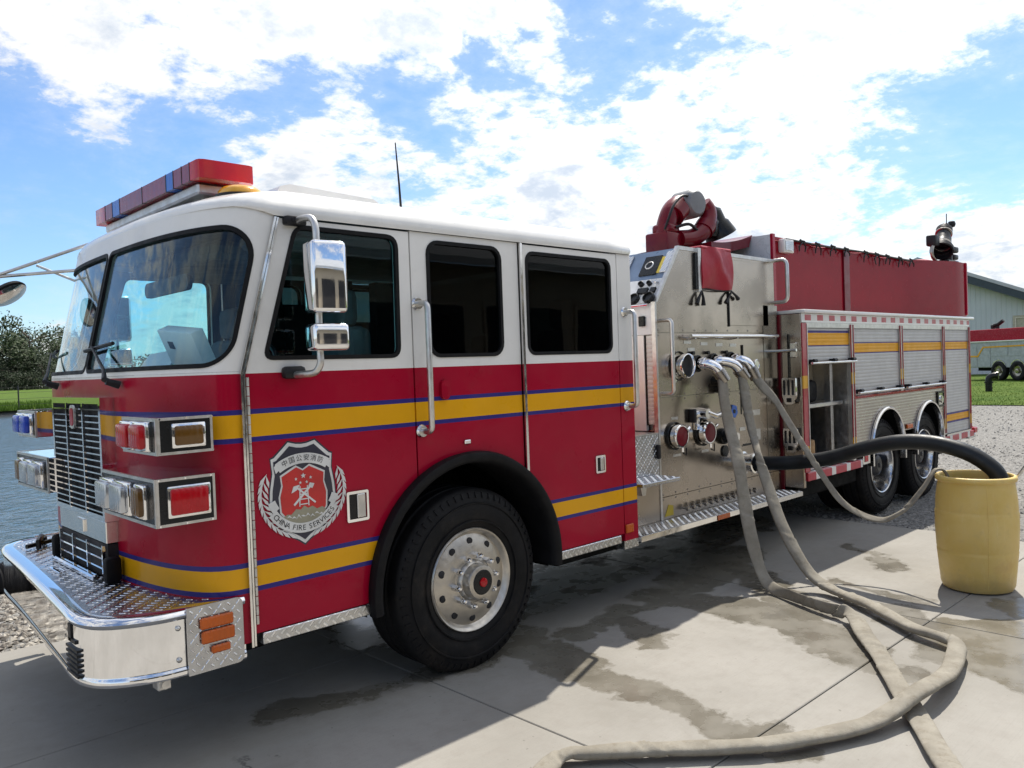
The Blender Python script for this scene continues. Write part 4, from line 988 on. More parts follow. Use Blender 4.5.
# ribbed vertical door (front facing)
def shutter(x0, x1, y, z0, z1, name, mt_, parent, facing='y', pitch=.036, flip=None):
    g = MB(flip); n = max(1, int(round((z1-z0)/pitch))); h = (z1-z0)/n; prof = []
    for i in range(n): prof += [(0.0014, z0+i*h+.0004), (0.0, z0+i*h+h*.14), (-.0004, z0+i*h+h*.5), (0.0, z0+i*h+h*.86), (.0014, z0+(i+1)*h-.0004)]
    V = []; F = []
    for (d, z) in prof: V += [(x0, y+d, z), (x1, y+d, z)] if facing == 'y' else [(y+d, x0, z), (y+d, x1, z)]
    for i in range(len(prof)-1): F.append((2*i, 2*i+1, 2*i+3, 2*i+2))
    k = len(V); V += [(x0, y+.02, z0), (x1, y+.02, z0), (x1, y+.02, z1), (x0, y+.02, z1)] if facing == 'y' else [(y+.02, x0, z0), (y+.02, x1, z0), (y+.02, x1, z1), (y+.02, x0, z1)]
    F += [(k, k+3, k+2, k+1)]
    g.poly(V, F); return g.build(name, mt_, parent, 50)
mat('shutter_plain', (.60, .59, .56), .5, .15, var=.05, vscale=5)
shutter(.225, .315, 5.130, 1.25, 1.945, 'ribbed_door', 'shutter_plain', truck, 'x', .034)
g = MB(); g.box(5.122, 5.15, .318, .328, 1.245, 1.95); g.build('door_edge', 'black_gloss', truck, 0)
g = MB(); g.box(5.118, 5.15, .330, 2.155, 1.20, 1.95); g.build('pump_front_wall', 'white_paint', truck, 0)
g = MB(); g.box(4.60, 5.117, PY+.002, 2.18, .50, 1.18); sb = g.build('step_well', 'stainless', truck, 0)
g = MB(); g.box(4.62, 5.115, PY-.004, PY+.0, .865, 1.183); g.build('tread_plate_side', 'tread_base', sb, 0); tread('tread_bars', sb, 4.63, 5.11, .872, 1.18, lambda a, b, h: (a, PY-.0042-h, b), pitch=.027)
g = MB(); g.box(4.60, 5.117, PY-.006, 2.18, 1.184, 1.192); g.build('step_well_top', 'aluminium', sb, 0)
g = MB(); g.box(4.60, 5.06, -.015, PY-.006, .845, .872, .004); st = g.build('folding_step', 'tread_base', truck, 30); tread('tread_bars', st, 4.61, 5.05, -.008, PY-.012, lambda a, b, h: (a, b, .8722+h), pitch=.027)
g = MB(); g.plate([(4.80, .842), (4.90, .842), (4.87, .74), (4.83, .74)], [], PY-.05, PY-.008); g.build('step_hinge', 'aluminium', st, 0)
g = MB(); g.box(5.075, 5.105, PY-.035, PY-.006, .99, 1.10, .006); g.build('step_latch', 'black_plastic', sb, 30)
for flip, si in SIDES:
    g = MB(flip); g.box(4.565, 6.985, -.008, PY-.002, .462, .506, .006, 2); rb = g.build('running_board', 'tread_base', truck, 30); tread('tread_bars', rb, 4.575, 6.98, .0, PY-.01, lambda a, b, h: (a, b, .5062+h), pitch=.027, flip=flip)
    g = MB(flip); g.box(4.567, 6.983, -.0125, -.0085, .464, .503); g.build('board_edge', 'polished', rb, 0)
    g = MB(flip); g.box(5.55, 5.73, -.020, -.013, .463, .502, .003); g.build('board_reflector', 'amber_lens', rb, 30)
    g = MB(flip); g.box(4.40, 4.56, .01, .3, .44, .498); g.build('tread_bracket', 'diamond_plate', truck, 0)

# ------------------------------------------------------------------ red deck monitor on the pump house
MY = .72
mn = 'deck_monitor'
g = MB(); g.box(5.86, 6.24, MY-.12, MY+.12, 2.58, 2.875, .02, 2); mon = g.build(mn, 'dark_red_paint', truck, 30)
g = MB(); g.tube(crom([(6.0, MY, 2.86), (6.03, MY, 2.97), (6.09, MY, 3.07), (6.18, MY, 3.14), (6.28, MY, 3.17)], 5), .088, 14); g.box(5.93, 6.10, MY-.10, MY+.10, 2.86, 2.96, .03, 2); g.cyl((6.10, MY-.02, 3.04), (6.20, MY-.02, 3.12), .105, n=18); g.build('monitor_pipe', 'dark_red_paint', mon, 60)
g = MB(); g.lathe([(0, -.15), (.10, -.145), (.125, -.12), (.132, -.09), (.132, .08), (.10, .11)], (6.345, MY, 3.165), (.15, 1, 0), 28); g.build('swivel_joint', 'grey_casting', mon, 40)
g = MB(); g.tube(crom([(6.49, MY-.08, 3.18), (6.54, MY-.10, 3.11), (6.50, MY-.12, 3.00), (6.40, MY-.12, 2.91), (6.26, MY-.10, 2.845), (6.08, MY-.08, 2.82)], 5), .082, 14); g.cyl((6.52, MY-.08, 3.15), (6.64, MY-.08, 3.175), .04, .035, 10); g.cyl((6.42, MY-.12, 2.92), (6.48, MY-.12, 2.98), .095, n=18); g.build('monitor_pipe', 'dark_red_paint', mon, 60)
g = MB(); g.tube(crom([(5.93, MY-.05, 2.9), (5.94, MY-.10, 3.02), (6.02, MY-.10, 3.13), (6.14, MY-.1, 3.21), (6.26, MY-.1, 3.22)], 5), .012, 8); g.tube(crom([(6.02, MY-.10, 2.92), (6.14, MY-.16, 2.95), (6.28, MY-.15, 2.91)], 5), .014, 8); g.build('monitor_cable', 'black_plastic', mon, 60)
g = MB(); d = Vector((.14, -.05, -.30)).normalized(); o_ = Vector((6.66, MY-.06, 3.13)); g.lathe([(0, -.03), (.06, -.03), (.095, .02), (.10, .11), (.12, .13), (.145, .22), (.15, .25), (.13, .255), (.11, .18), (0, .17)], o_, d, 22); g.box(6.50, 6.70, MY-.16, MY, 2.87, 3.06, .04, 2); g.box(6.58, 6.74, MY-.14, MY+.02, 3.04, 3.17, .03, 2); g.build('monitor_nozzle', 'black_gloss', mon, 45)
g = MB(); P = []
for i in range(9): P.append((6.35+.72*i/8, 2.80+.12*(i/8)**2))
g.plate(P + [(7.0, 2.80), (6.5, 2.70), (6.35, 2.70)], [], MY-.25, MY+.25); g.build('monitor_tray', 'dark_red_paint', mon, 30)

# ================================================================== REAR BODY
BX0, BX1 = 7.07, 11.735
for flip, si in SIDES:
    near = si == 0
    # ribbed wheel panel with two arches
    P = [(8.17, .70)]
    def arc(cx): return [(cx+.445*math.cos(t), .71+.445*math.sin(t)) for t in [math.pi*(1-i/20) for i in range(21)]]
    a1, a2 = arc(8.97), arc(10.20)
    P += [(8.525, .70)] + a1 + [(9.415, .86), (9.755, .86)] + a2 + [(10.645, .70), (10.785, .70), (10.785, 1.284), (8.17, 1.284)]
    g = MB(flip); g.plate(P, [], .004, .03); g.build('wheel_panel', 'ribbed_steel', truck, 0)
    for cx in (8.97, 10.20):
        g = MB(flip); g.lathe([(.447, .0), (.452, .022), (.440, .034), (.424, .030), (.420, .0), (.420, -.03)], (cx, 0, .71), (0, -1, 0), 40, 0, math.pi)
        for sx in (-1, 1): g.box(cx+sx*.436-.016, cx+sx*.436+.016, -.032, .03, .56, .71)
        g.build('arch_trim', 'polished', truck, 40)
        g = MB(flip); g.lathe([(.44, -.031), (.44, -.8), (.05, -.81)], (cx, 0, .71), (0, -1, 0), 32, R(-15), R(195)); g.build('wheel_well', 'chassis', truck, 40)
    g = MB(flip); g.box(9.50, 9.66, -.02, .003, .875, .925, .005); g.build('side_reflector', 'amber_lens', truck, 30)
    # frame posts, painted red, with the stripe carried across
    for (x0, x1, z0) in ((7.07, 7.165, .66), (8.105, 8.165, .66), (9.385, 9.45, 1.31), (10.735, 10.79, .70), (11.70, 11.735, .68)):
        first = x0 < 7.1
        g = MB(flip); g.box(x0, x1, -.004, .05, z0, 2.05, .004); dp = g.build('door_post', 'body_trim' if first else 'aluminium', truck, 30)
        g = MB(flip); g.box(x1-.008, x1+.004, -.010, .0, z0+.02, 2.04); g.build('post_trim', 'aluminium' if first else 'body_trim', dp, 0)
        if not first:
            g = MB(flip); g.box(x0-.004, x0+.008, -.010, .0, z0+.02, 2.04); g.build('post_trim', 'body_trim', dp, 0)
    g = MB(flip); g.box(8.17, 10.735, -.006, .05, 1.286, 1.312, .003); g.build('door_sill', 'red_paint', truck, 30)
    g = MB(flip); g.box(7.166, 11.699, .0, .05, 2.005, 2.052); g.build('door_header', 'aluminium', truck, 0)
    g = MB(flip); g.box(BX0, BX1, -.004, .06, 2.053, 2.135); cb = g.build('body_cornice', 'white_paint', truck, 0)
    g = MB(flip); g.box(BX0+.02, BX1-.01, -.006, -.0045, 2.072, 2.126); g.build('chequer_tape', 'tape', cb, 0)
    g = MB(flip); g.box(BX0-.01, 11.82, -.040, .29, 2.138, 2.172, .008, 2); g.build('body_top_rail', 'white_paint', truck, 30)
    # shutters
    def bar_handle(sh, x0, x1, z):
        g = MB(flip); g.cyl((x0, -.035, z), (x1, -.035, z), .013, n=10); lb_ = g.build('lift_bar', 'polished', sh, 40)
        for x in (x0+.06, (x0+x1)/2, x1-.06):
            g = MB(flip); g.box(x-.022, x+.022, -.045, .02, z-.012, z+.035, .008, 2); g.cyl((x-.032, -.035, z+.022), (x+.032, -.035, z+.022), .017, n=10); g.build('bar_bracket', 'black_plastic', sh, 40)
    if near:
        s1 = shutter(7.175, 8.10, .015, 1.69, 2.003, 'roller_shutter', 'shutter_open', truck, flip=flip); bar_handle(s1, 7.19, 8.15, 1.672)
    else:
        s1 = shutter(7.175, 8.10, .015, .69, 2.003, 'roller_shutter', 'shutter', truck, flip=flip); bar_handle(s1, 7.19, 8.10, .74)
    s2 = shutter(8.175, 9.38, .015, 1.315, 2.003, 'roller_shutter', 'shutter', truck, flip=flip); bar_handle(s2, 8.20, 9.36, 1.345)
    s3 = shutter(9.46, 10.73, .015, 1.315, 2.003, 'roller_shutter', 'shutter', truck, flip=flip); bar_handle(s3, 9.48, 10.71, 1.345)
    s4 = shutter(10.80, 11.695, .015, .70, 2.003, 'roller_shutter', 'shutter', truck, flip=flip)
    g = MB(flip); g.plate([(10.50, 1.06), (10.72, 1.06), (10.72, 1.25), (10.50, 1.25)], [[(10.535, 1.085), (10.70, 1.085), (10.70, 1.225), (10.535, 1.225)]], -.012, .004); fdr = g.build('fuel_door', 'black_gloss', truck, 0)
    g = MB(flip); g.box(10.536, 10.699, -.004, .002, 1.086, 1.224); g.cyl((10.63, -.004, 1.15), (10.63, -.02, 1.15), .045, n=14); g.build('fuel_cap', 'polished', fdr, 30)
    # red and white strips along the bottom edges
    g = MB(flip); g.box(7.10, 8.30, -.012, .05, .578, .655, .004); g.build('reflective_strip', 'tape_low', truck, 0)
    g = MB(flip); g.box(8.305, 8.47, -.018, .05, .60, .70, .004); g.build('strip_end', 'polished', truck, 30)
    g = MB(flip); g.box(8.33, 8.41, -.024, -.0185, .625, .69, .003); g.build('side_reflector', 'red_lens', truck, 30)
    g = MB(flip); g.box(10.66, 11.80, -.012, .05, .60, .675, .004); g.build('reflective_strip', 'tape_low', truck, 0)
    g = MB(flip); g.box(10.80, 11.68, -.008, .012, .678, .698); g.build('kick_rail', 'polished', truck, 0)
    g = MB(flip); g.lathe([(0, .10), (.06, .09), (.085, .05), (.09, -.10)], (11.90, .16, 1.30), (1, 0, 0), 16); g.build('rear_inlet_cap', 'black_plastic', truck, 40)
# body carcass, with the front locker left hollow
g = MB(); g.box(8.18, 11.70, .052, WID-.052, 1.29, 2.13); g.box(10.79, 11.70, .052, WID-.052, .68, 1.285); g.box(7.09, 8.17, 1.25, WID-.052, .66, 2.13)
g.build('body_carcass', 'stainless_dark', truck, 0)
g = MB(); g.box(7.09, 8.17, .052, 1.245, .66, .69); g.box(8.14, 8.17, .052, 1.245, .695, 2.0); g.box(7.09, 8.17, .052, 1.245, 2.01, 2.04); lk = g.build('locker', 'aluminium', truck, 0)
g = MB(); g.box(7.095, 8.135, .42, .44, 1.28, 2.0); g.build('locker_back', 'locker_tan', lk, 0)
g = MB(); g.box(7.13, 8.12, .10, .76, 1.235, 1.275, .006); g.build('shelf', 'aluminium', lk, 30)
g = MB(); g.box(7.88, 7.94, .12, .18, .70, 2.0); g.build('shelf_post', 'aluminium', lk, 0)
g = MB(); g.cyl((7.15, .62, .97), (7.80, .62, .97), .24, n=24); g.cyl((7.12, .62, .97), (7.16, .62, .97), .27, n=24); g.cyl((7.80, .62, .97), (7.84, .62, .97), .27, n=24); g.box(7.13, 7.80, .2, .40, 1.278, 1.50, .05, 2); g.build('hose_reel', 'black_rubber', lk, 40)
# front bulkhead of the body with ladder brackets
g = MB(); g.box(7.05, 7.088, .004, WID-.004, .52, 2.134, .003); fbk = g.build('body_front', 'stainless', truck, 0)
g = MB(); g.box(7.032, 7.049, .195, .24, .5, 2.134); g.build('corner_channel', 'dark_red_paint', truck, 0)
for (z0, z1) in ((1.30, 1.545), (.855, 1.075)):
    g = MB(); g.plate(rquad([(.03, z0+.08), (.06, z0), (.135, z0), (.165, z0+.08), (.165, z1), (.03, z1)], .012, 3), [rrect(.046+.042*i, .070+.042*i, z0+.085, z1-.02, .008, 3) for i in range(3)], 6.985, 7.015, plane='yz'); lbk = g.build('ladder_bracket', 'chrome', truck, 30)
    g = MB(); g.box(7.015, 7.049, .04, .155, z0+.02, z1-.01); g.build('bracket_backing', 'black_gloss', lbk, 0)
    g = MB(); g.box(6.975, 6.986, .075, .12, z0+.02, z0+.06, .004); g.build('bracket_pad', 'black_gloss', lbk, 0)
g = MB(); g.box(7.02, 7.049, .03, .10, 1.73, 1.87, .008); g.cyl((7.0, .02, 1.80), (7.0, .24, 1.795), .014, n=10); g.build('ladder_latch', 'polished', truck, 30)
g = MB(); g.box(7.03, 7.049, .115, .125, 1.40, 1.95); g.build('ladder_rail', 'black_gloss', truck, 0)

# --- tall red hose bed walls
plan = [(7.07, .28), (10.50, .28), (11.34, .025), (11.735, .025), (11.735, WID-.025), (11.34, WID-.025), (10.50, WID-.28), (7.07, WID-.28)]
g = MB(); g.plate(plan, [], 2.173, 2.885, plane='xy'); hb = g.build('hose_bed', 'tank_red', truck, 20)
g = MB(); g.box(7.050, 7.069, .262, WID-.262, 2.174, 2.90, .002); g.build('front_bulkhead', 'bright_plate', hb, 0)
for flip, si in SIDES:
    g = MB(flip); g.box(7.048, 7.10, .250, .279, 2.174, 2.905, .004); g.build('corner_post', 'red_paint', hb, 30)
    g = MB(flip); g.box(8.60, 8.74, .262, .282, 2.176, 2.88, .003); g.build('wall_strip', 'dark_red_paint', hb, 30)  # narrow darker red strip, slightly proud of the wall
    g = MB(flip); g.box(7.205, 7.40, .215, .281, 2.735, 2.865, .012, 2); lp = g.build('scene_lamp', 'white_paint', hb, 30)
    g = MB(flip); g.box(7.225, 7.38, .209, .216, 2.755, 2.845, .003); g.build('lamp_glass', 'clear_lens', hb, 30)
    g = MB(flip); g.box(11.70, 11.745, .005, .05, 2.20, 2.89, .01); g.build('rear_edge_trim', 'red_paint', hb, 30)
# sagging cover over the hose bed, with knotted straps along the edge
g = MB(); nx, ny = 60, 16; V = []; F = []
for i in range(nx+1):
    for j in range(ny+1):
        x = 7.10+(11.15-7.10)*i/nx; v = j/ny; y = .262+(WID-.524)*v
        if x > 10.5: y = .262-(x-10.5)*.24 + (WID-.524+(x-10.5)*.48)*v
        z = 2.90+.035*math.sin(math.pi*v) + .010*math.sin(x*9.3+v*3) + .008*math.sin(x*4.1-v*11)
        if j in (0, ny): z = 2.855 + .012*math.sin(x*7.7)
        V.append((x, y, z))
for i in range(nx):
    for j in range(ny): a = i*(ny+1)+j; F.append((a, a+ny+1, a+ny+2, a+1))
g.poly(V, F); g.norecalc = True; cvr = g.build('bed_cover', 'red_cover', truck, 60)
for i, x in enumerate((7.62, 7.95, 8.30, 8.62, 9.12, 9.42, 9.72, 10.10, 10.45)):
    for flip in (None, WID):
        g = MB(flip); y = .25; z = 2.865; rr = random.Random(i*3+(1 if flip else 0))
        g.tube([(x-.02, y, z+.03), (x, y-.01, z), (x-.05-.03*rr.random(), y-.015, z-.05), (x-.03-.05*rr.random(), y-.01, z-.07-.06*rr.random())], [.006, .010, .008, .005], 6)
        g.tube([(x, y-.012, z), (x+.05, y-.02, z-.04), (x+.04+.04*rr.random(), y-.01, z-.06-.07*rr.random())], [.010, .008, .005], 6); g.tube([(x-.05, y-.01, z+.015), (x+.05, y-.01, z+.01)], .008, 6)
        g.build('tie_strap', 'black_plastic', cvr, 40)
g = MB(); g.tube(crom([(7.3, .245, 2.87), (8.2, .245, 2.862), (9.2, .245, 2.870), (10.4, .245, 2.858)], 6), .010, 6); g.build('cover_rope', 'black_plastic', cvr, 40)
# rear deck gun, black
g = MB(); gx_, gy_ = 11.50, .22
g.box(gx_-.10, gx_+.30, gy_-.10, gy_+.16, 2.886, 2.93, .01); g.cyl((gx_+.12, gy_, 2.93), (gx_+.12, gy_, 3.10), .075, n=18); dg_ = g.build('deck_gun', 'black_gloss', truck, 40)
A = Vector((gx_-.20, gy_-.05, 3.03)); B = Vector((gx_+.14, gy_+.02, 3.36)); d = (B-A).normalized()
g = MB(); g.lathe([(.0, .22), (.10, .20), (.125, -.005), (.142, .0), (.142, .05), (.112, .07), (.10, .12), (.106, .14), (.088, .16), (.084, .40), (.10, .41), (.10, .46), (0, .47)], A, d, 24); g.build('gun_barrel', 'black_plastic', dg_, 40)
g = MB(); g.lathe([(.104, .10), (.112, .105), (.112, .135), (.104, .14)], A, d, 24); g.lathe([(.086, .36), (.104, .365), (.104, .385), (.086, .39)], A, d, 24); g.build('gun_ring', 'stainless_dark', dg_, 40)
g = MB(); g.tube(crom([B, B+Vector((.10, .02, .03)), B+Vector((.16, .03, -.06)), (gx_+.30, gy_+.05, 3.18), (gx_+.24, gy_+.03, 3.02), (gx_+.14, gy_, 2.98)], 5), .062, 12); g.box(gx_+.14, gx_+.34, gy_-.09, gy_+.09, 3.04, 3.12, .02, 2); g.box(gx_+.18, gx_+.36, gy_-.08, gy_+.08, 2.95, 3.02, .02, 2); g.build('gun_elbow', 'black_plastic', dg_, 45)
g = MB(); g.tube([(gx_+.27, gy_, 3.36), (gx_+.33, gy_, 3.42)], .016, 8); g.lathe([(0, -.05), (.04, -.035), (.05, 0), (.04, .035), (0, .05)], (gx_+.36, gy_, 3.44), (0, 0, 1), 14); g.tube([(gx_+.16, gy_, 3.40), (gx_+.165, gy_, 3.56)], .006, 6); g.build('gun_control', 'black_plastic', dg_, 45)
g = MB(); g.box(gx_-.50, gx_-.34, gy_-.08, gy_+.04, 3.08, 3.22, .02, 2); g.build('gun_motor', 'black_plastic', dg_, 40)
g = MB(); g.tube(crom([(gx_-.46, gy_-.04, 3.10), (gx_-.52, gy_-.04, 3.02), (gx_-.50, gy_-.04, 2.94), (gx_-.38, gy_-.04, 2.89)], 5), .022, 8); g.build('gun_conduit', 'stainless_dark', dg_, 50)
# rear: tail board and lamps
g = MB(); g.box(11.705, 11.73, .02, WID-.02, .60, 2.134); g.build('rear_wall', 'stainless', truck, 0)
g = MB(); g.box(11.732, 12.02, .03, WID-.03, .56, .62, .01); g.build('tail_board', 'diamond_plate', truck, 30)
for y in (.15, WID-.15):
    g = MB(); g.box(11.731, 11.775, y-.09, y+.09, .70, 1.1, .01); tl = g.build('tail_lamp', 'red_lens', truck, 30)
    g = MB(); g.box(11.90, 12.03, y-.14, y+.10, .625, .70, .01); g.build('rear_marker_lamp', 'red_lens', truck, 30)

# ================================================================== GROUND
def pond_d(x, y): return min(x+90, 24-x, y-4.9, 57.2-y)
def ground_z(x, y):
    d = pond_d(x, y)
    z = -.022
    if d > -.5: z -= min(1.0, .5*((d+.5)/1.0)**1.3)
    if d < -.1: z += .012*math.sin(x*1.7)*math.sin(y*1.3)*(1 if not (-12 < x < 9 and -14 < y < 3) else 0)
    return z
def gravel_extra(sc):
    def ex(t, b, P, c):
        v = t.new('ShaderNodeTexVoronoi'); t.put(v.inputs['Vector'], P); v.inputs['Scale'].default_value = sc
        g = t.sep(v.outputs['Color'])[0]
        w = t.new('ShaderNodeTexVoronoi'); t.put(w.inputs['Vector'], P); w.inputs['Scale'].default_value = sc*.37
        base = t.mix(g, (.13, .125, .115), (.33, .32, .30))
        base = t.mix(t.m('MULTIPLY', t.step(t.noise(P, .35, 5, .6), .4, .7), .5), base, (.20, .195, .185))
        t.put(b.inputs['Base Color'], base)
        t.put(b.inputs['Normal'], t.bump(t.m('ADD', t.m('SUBTRACT', 1., v.outputs['Distance']), t.m('MULTIPLY', w.outputs['Distance'], -.8)), 1.0, .02))
    return ex
mat('gravel', (.3, .28, .25), .9, var=0, extra=gravel_extra(34.), spec=.2)
def grass_extra(t, b, P, c):
    n = t.noise(P, .5, 6, .65); m_ = t.noise(P, 9., 5, .7)
    cc = t.mix(t.step(n, .3, .7), (.05, .105, .013), (.10, .155, .026)); cc = t.mix(t.m('MULTIPLY', t.step(m_, .45, .75), .5), cc, (.15, .16, .04))
    t.put(b.inputs['Base Color'], cc); t.put(b.inputs['Normal'], t.bump(t.noise(P, 30., 4, .7), 1., .05))
mat('grass_ground', (.08, .13, .02), .95, var=0, extra=grass_extra, spec=.1)
def island_extra(c0, c1):
    def ex(t, b, P, c):
        r = t.new('ShaderNodeNewGeometry').outputs['Random Per Island']; t.put(b.inputs['Base Color'], t.mix(r, c0, c1))
    return ex
mat('stone', (.4, .4, .4), .85, var=0, extra=island_extra((.12, .105, .09), (.50, .47, .41)), spec=.3)
mat('grass_blade', (.1, .16, .03), .8, var=0, extra=island_extra((.055, .125, .010), (.13, .20, .025)), spec=.2); mat('stone_pale', (.4, .4, .4), .85, var=0, extra=island_extra((.17, .165, .155), (.36, .35, .33)), spec=.3)
def leaf_extra(c0, c1):
    def ex(t, b, P, c):
        r = t.new('ShaderNodeNewGeometry').outputs['Random Per Island']; n = t.noise(P, .8, 3, .6)
        t.put(b.inputs['Base Color'], t.mix(t.m('MULTIPLY', r, t.step(n, .35, .65, .5, 1.)), c0, c1))
    return ex
mat('leaf_dark', (.05, .08, .02), .7, var=0, extra=leaf_extra((.010, .022, .008), (.036, .058, .020)), spec=.3)
mat('leaf_mid', (.05, .08, .02), .7, var=0, extra=leaf_extra((.014, .030, .010), (.055, .085, .026)), spec=.3)
mat('bark', (.07, .055, .04), .9, var=.3)

xs = [-1600, -700, -350, -180, -120, -92] + [-90+i*2 for i in range(0, 38)] + [-14+i*.5 for i in range(0, 50)] + [11+i*1. for i in range(20)] + [32+i*6 for i in range(12)] + [120, 180, 350, 700, 1600]
ys = [-1600, -700, -300, -150, -70, -40, -24, -16, -10, -5, -2, 0, 1.5, 2.6] + [3+.2*i for i in range(20)] + [7.5, 9, 12, 18, 26, 36, 46, 53] + [55+.25*i for i in range(14)] + [60, 66, 80, 120, 180, 300, 700, 1600]
V = [(x, y, ground_z(x, y)) for x in xs for y in ys]; ny = len(ys)
F = [(i*ny+j, (i+1)*ny+j, (i+1)*ny+j+1, i*ny+j+1) for i in range(len(xs)-1) for j in range(ny-1)]
g = MB(); g.poly(V, F); g.norecalc = True; gd = g.build('ground', 'gravel', None, 60, kind='structure')
g = MB(); g.poly([(-150, 57.0, -.004), (34, 57.0, -.004), (140, 120, .02), (500, 330, .02), (-500, 330, .02)], [(0, 1, 2, 3, 4)]); g.norecalc = True; g.build('far_lawn', 'grass_ground', None, 0, kind='structure')
e_ = Vector((.27, -.963)); a_ = Vector((27.9, 4.0))
edge = []
for i in range(40):
    t = -2.5 + i*1.6; p = a_ + e_*t; edge.append((p.x + .25*math.sin(i*2.1), p.y + .2*math.sin(i*1.3), .006))
V = edge + [(90, -62, .01), (210, -60, .01), (210, 60, .01), (34, 56, .01), (30, 20, .006)]
g = MB(); g.poly(V, [tuple(range(len(V)))]); g.norecalc = True; g.build('lawn', 'grass_ground', None, 0, kind='structure')
g = MB(); g.poly([(-400, 236, .03), (400, 236, .03), (400, 246, .03), (-400, 246, .03)], [(0, 1, 2, 3)]); g.norecalc = True; g.build('gravel_road', 'gravel', None, 0, kind='structure')

def water_mat():
    def ex(t, b, P, c):
        x, y, z = t.sep(P)
        q = t.comb(x, t.m('MULTIPLY', y, 1.0), 0)
        h = t.m('ADD', t.noise(q, 4.0, 4, .6, .6), t.m('MULTIPLY', t.noise(q, 1.1, 3, .5), 1.2))
        t.put(b.inputs['Normal'], t.bump(h, .55, .10)); t.put(b.inputs['Roughness'], .08)
    mat('water', (.045, .075, .095), .08, var=0, extra=ex, spec=.5)
water_mat()
g = MB(); g.poly([(-92, 4.4, -.36), (26, 4.4, -.36), (26, 58, -.36), (-92, 58, -.36)], [(0, 1, 2, 3)]); g.norecalc = True; g.build('pond_water', 'water', None, 0, kind='structure')

# --- concrete pavement, slab by slab, with hose water marks and shade painted under the engine
WET_SHADE = [(3.62, .45, 3.40, -.35, .17), (3.40, -.35, 3.36, -1.05, .165), (3.36, -1.05, 3.30, -1.75, .14), (3.80, -.02, 4.55, .02, .12), (4.35, -.05, 4.02, -.52, .11), (2.75, .15, 3.3, .12, .14),
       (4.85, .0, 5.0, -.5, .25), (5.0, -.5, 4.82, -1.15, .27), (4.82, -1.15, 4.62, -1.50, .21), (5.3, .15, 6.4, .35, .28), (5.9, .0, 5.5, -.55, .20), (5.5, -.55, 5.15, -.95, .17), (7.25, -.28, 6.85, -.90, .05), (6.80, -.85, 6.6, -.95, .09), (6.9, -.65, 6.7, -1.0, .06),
       (5.55, -1.35, 5.15, -1.75, .20), (5.05, -1.95, 4.85, -2.60, .33), (5.45, -2.0, 5.2, -2.9, .42), (4.55, -1.5, 4.55, -1.85, .12), (6.2, -1.95, 5.9, -2.3, .2), (1.9, .35, 2.5, .2, .12), (3.4, 1.1, 7.4, 1.3, .75), (6.0, -.75, 5.85, -1.45, .07)]  # widest patch darkens the concrete under the engine, shade painted in
